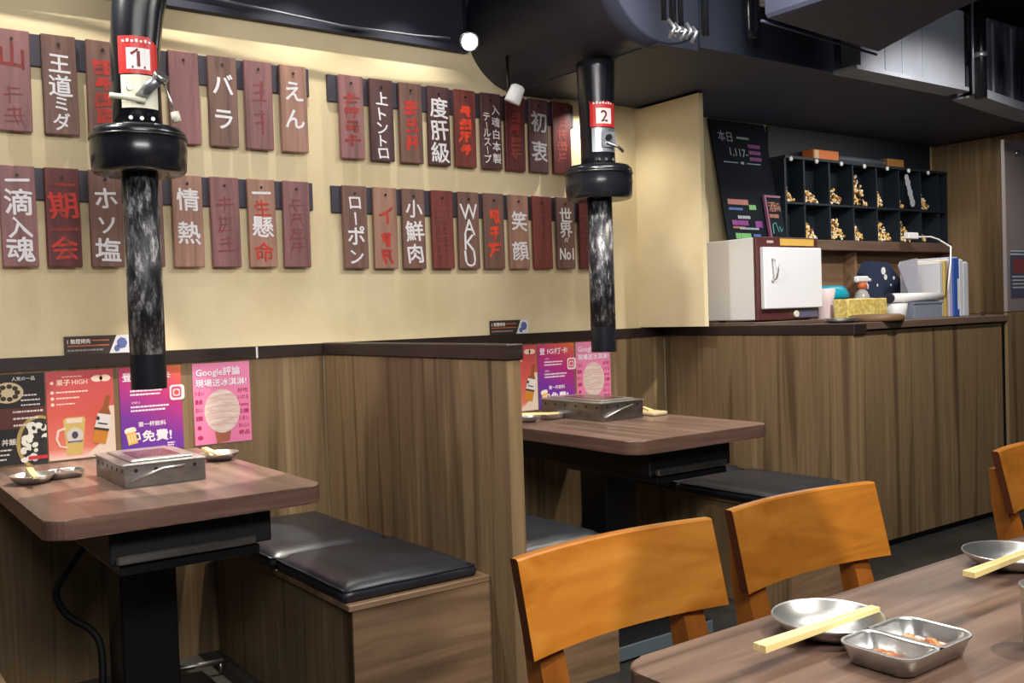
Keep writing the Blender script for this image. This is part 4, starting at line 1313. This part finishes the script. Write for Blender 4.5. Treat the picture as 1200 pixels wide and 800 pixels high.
# white countertop cabinet
t = thing('serving_board', (3.75, 3.2, 1.10), 'brown wooden board under the white countertop cabinet', 'board')
obj('plank', box(3.57, 4.16, 3.02, 3.50, 1.1005, 1.118, bev=.002), M['shelfwood'], t)
t = thing('countertop_cabinet', (3.9, 3.23, 1.118), 'white countertop cabinet with maroon trim standing on the counter', 'cabinet')
obj('carcass', box(3.672, 4.13, 3.105, 3.42, 1.127, 1.523, bev=.004), M['white_cab'], t)
fr = obj('front_frame', box(3.668, 4.134, 3.085, 3.104, 1.125, 1.526, bev=.002), M['maroon'], t)
dr = obj('door', box(3.690, 4.130, 3.058, 3.084, 1.178, 1.475, bev=.004), M['white_cab'], t)
obj('handle', MB().tube([(3.748, 3.057, 1.418), (3.752, 3.035, 1.405), (3.756, 3.030, 1.365), (3.752, 3.036, 1.325), (3.745, 3.057, 1.312)], .006, 8), M['steel'], dr)
obj('yellow_label', box(3.842, 4.10, 3.081, 3.0845, 1.486, 1.519), flatm(214, 172, 82), fr)
mb = MB(); bars(mb, 3.745, 1.503, .06, 1, .01, .012, .001, 3)
mb.v = [Vector((p.x, p.y+3.084, p.z)) for p in mb.v]
obj('lettering', mb, flatm(210, 190, 180), fr)
obj('control_panel', box(3.96, 4.12, 3.081, 3.0845, 1.132, 1.170), flatm(96, 94, 122), fr)
obj('dial', MB().lathe([(.016, -.012), (.018, 0)], (3.945, 3.084, 1.150), 16, 'y'), M['cream'], fr)
for x in (3.70, 4.10):
    for y in (3.13, 3.34):
        obj('foot', box(x-.012, x+.012, y-.012, y+.012, 1.1185, 1.127), M['black'], t)

# counter clutter
CZ = 1.1005
t = thing('paper_cup', (4.21, 3.10, CZ), 'pinkish paper cup beside the white cabinet', 'cup')
obj('cup_wall', MB().lathe([(.042, 0), (.045, .01), (.050, .10), (.062, .17), (.059, .172), (.045, .10), (.03, .012)], (4.225, 3.125, CZ), 24), flatm(226, 206, 208), t)
t = thing('cyan_bowl', (4.33, 3.26, CZ), 'cyan plastic bowl lying behind the yellow box', 'bowl')
obj('bowl_wall', MB().lathe([(.12, .118), (.125, .124), (.125, .145), (.112, .17), (.095, .188), (.03, .19)], (4.42, 3.26, CZ), 32), flatm(20, 158, 182, .35), t)
obj('stand', MB().lathe([(.05, 0), (.11, .118)], (4.42, 3.26, CZ), 24), flatm(190, 180, 178), t)
t = thing('tissue_box', (4.36, 3.0, CZ), 'yellow speckled tissue box on the counter', 'box')
M['speckle'] = noisy('yellow_speckled_print', [(.40, srgb(206, 172, 92)), (.56, srgb(226, 206, 116)), (.70, srgb(236, 222, 150))], nscale=60, detail=2, rough=.6)
obj('carton', box(4.205, 4.54, 2.965, 3.05, CZ, 1.215, bev=.004), M['speckle'], t)
obj('opening', box(4.30, 4.44, 2.98, 3.02, 1.2145, 1.2165), M['paper'], t)
t = thing('trivet', (4.26, 2.88, CZ), 'round brown trivet lying in front of the tissue box', 'trivet')
obj('disc', MB().lathe([(.125, 0), (.13, .006), (.13, .026), (.11, .034), (.02, .036)], (4.24, 2.83, CZ), 32), flatm(116, 86, 58), t)
for k in range(3):
    t = thing('metal_dish', (4.03, 2.87, CZ+.009*k), ('bottom', 'middle', 'top')[k]+' dish of the low metal stack in front of the pink cup', 'dish', 'stacked metal dishes on the counter')
    obj('dish', MB().lathe([(.05, 0), (.055, .001), (.082, .010), (.084, .011), (.05, .003)], (4.02, 2.875, CZ+.006*k), 28), M['steel'], t)
t = thing('spray_bottle', (4.52, 3.12, CZ), 'clear spray bottle with white trigger and orange collar', 'spray bottle')
obj('bottle', MB().lathe([(.038, 0), (.042, .01), (.042, .12), (.03, .15), (.016, .165), (.016, .175)], (4.55, 3.12, CZ), 24), flatm(166, 162, 156, .2), t)
obj('collar', MB().lathe([(.024, .170), (.026, .172), (.026, .198), (.020, .20)], (4.55, 3.12, CZ), 20), flatm(196, 92, 52), t)
hd = obj('trigger_head', box(4.495, 4.60, 3.105, 3.135, CZ+.201, CZ+.235, bev=.008), M['white'], t)
obj('nozzle', MB().tube([(4.60, 3.12, CZ+.218), (4.625, 3.12, CZ+.212)], .010, 10), M['white'], hd)
obj('trigger', MB().tube([(4.585, 3.12, CZ+.20), (4.605, 3.12, CZ+.185), (4.60, 3.12, CZ+.165)], .006, 8), M['white'], hd)
t = thing('white_cup', (4.66, 3.0, CZ), 'small white cup behind the tissue box', 'cup')
obj('cup_wall', MB().lathe([(.045, 0), (.055, .01), (.066, .082), (.063, .083), (.05, .012), (.02, .008)], (4.66, 3.0, CZ), 24), M['white'], t)
t = thing('plastic_basket', (4.90, 3.0, CZ), 'grey blue plastic basket under the white roll', 'basket')
bk = flatm(134, 142, 160)
mb = MB()
mb.box(4.77, 5.03, 2.95, 2.956, CZ, 1.186).box(4.77, 5.03, 3.06, 3.066, CZ, 1.186).box(4.77, 4.776, 2.956, 3.06, CZ, 1.186).box(5.024, 5.03, 2.956, 3.06, CZ, 1.186).box(4.776, 5.024, 2.956, 3.06, CZ, CZ+.005)
obj('basket_wall', mb, bk, t)
obj('rim', box(4.762, 5.038, 2.944, 2.952, 1.178, 1.188), bk, t)
t = thing('paper_roll', (4.85, 2.985, 1.188), 'long white paper roll resting on the basket and cup', 'roll')
obj('roll_body', MB().tube([(4.60, 2.985, 1.213), (5.10, 2.985, 1.213)], .0245, 18), M['paper'], t)
obj('roll_end', MB().tube([(4.585, 2.985, 1.213), (4.601, 2.985, 1.213)], .026, 18), flatm(40, 36, 50), t)
t = thing('dark_pouch', (4.80, 3.30, 1.10), 'dark blue pouch with white dots leaning behind the roll', 'pouch')
bm_ = MB().prism([(4.74, 1.101), (5.22, 1.101), (5.17, 1.26), (4.98, 1.42), (4.80, 1.425), (4.74, 1.36)], 0, .04)
bm_.v = [Vector((p.x, 3.24+p.z, p.y)) for p in bm_.v]
obj('pouch_body', bm_, flatm(36, 48, 74), t)
for x, z, r in ((4.93, 1.37, .022), (4.95, 1.335, .016), (5.03, 1.33, .010), (4.87, 1.29, .008), (5.0, 1.29, .007)):
    obj('dot', MB().disc(x, z, r, r, .0015, 3.24, 14), M['paper'], t)
# files
for k, (x, w, h, c, lab, yy) in enumerate(((5.045, .030, .30, (206, 206, 212), 'white file standing at the left of the row of files', 2.97),
        (5.078, .032, .31, (196, 168, 96), 'yellow file among the row of files', 2.96), (5.113, .034, .315, (188, 184, 214), 'lilac file beside the yellow one', 2.955),
        (5.150, .060, .325, (50, 92, 178), 'blue file among the row of files', 2.95), (5.213, .038, .315, (216, 222, 230), 'pale file right of the blue one', 2.95), (5.254, .05, .30, (206, 208, 218), 'last pale file at the right of the row', 2.95))):
    t = thing('document_file', (x, 3.0, CZ), lab, 'file', 'row of files on the counter')
    obj('cover', box(x, x+w, yy, 3.21, CZ, CZ+h, bev=.003), flatm(*c), t)
    obj('paper_block', box(x+.006, x+w-.006, yy+.008, 3.20, CZ+h, CZ+h+.006), M['paper'], t)
    if k == 3: obj('spine_label', box(x+.04, x+.06, yy-.001, yy, CZ+.04, CZ+.21), M['paper'], t)
t = thing('plastic_sleeve', (4.9, 3.1, 1.2), 'greyish plastic sleeve fanned out left of the files', 'sleeve')
bm_ = MB().prism([(4.97, 1.101), (4.982, 1.101), (4.982, 1.43), (4.82, 1.41), (4.80, 1.385)], 0, .006)
bm_.v = [Vector((p.x, 3.06+p.z, p.y)) for p in bm_.v]
obj('sheet', bm_, flatm(176, 176, 190, .3), t)
t = thing('grill_tongs', (5.47, 2.9, CZ), 'dark tongs with a steel tip at the end of the counter', 'tongs')
obj('arm', MB().tube([(5.17, 2.80, 1.112), (5.20, 2.82, 1.115), (5.28, 2.86, 1.112)], .009, 8), M['black'], t)
obj('tip', MB().tube([(5.28, 2.86, 1.112), (5.31, 2.87, 1.106)], .008, 8), M['steel'], t)
for k, (x, z, c, lab) in enumerate(((4.13, .22, (44, 34, 36), 'dark sauce bottle nearest the white cabinet'), (4.22, .20, (70, 62, 66), 'grey brown bottle behind the pink cup'))):
    t = thing('sauce_bottle', (x+.28, 3.46, CZ), lab, 'bottle', 'bottles behind the cyan bowl')
    obj('bottle', MB().lathe([(.035, 0), (.037, .01), (.037, z*.62), (.014, z*.8), (.014, z)], (x+.28, 3.46, CZ), 18), flatm(*c, .25), t)
    obj('cap', MB().lathe([(.016, z), (.016, z+.022)], (x+.28, 3.46, CZ), 14), M['black'], t)
t = thing('power_adapter', (5.3, 3.32, 1.53), 'white power adapter with its cable hanging from the pigeonhole shelf', 'adapter')
obj('adapter_body', box(5.27, 5.375, 3.29, 3.324, 1.562, 1.600, bev=.004), M['white'], t)
obj('cable', MB().tube([(5.37, 3.30, 1.575), (5.42, 3.24, 1.572), (5.36, 3.16, 1.55), (5.20, 2.99, 1.49), (5.09, 2.93, 1.40), (5.06, 2.925, 1.30), (5.05, 2.925, 1.24)], .005, 8), M['white'], t)

bpy.data.objects.remove(_to)
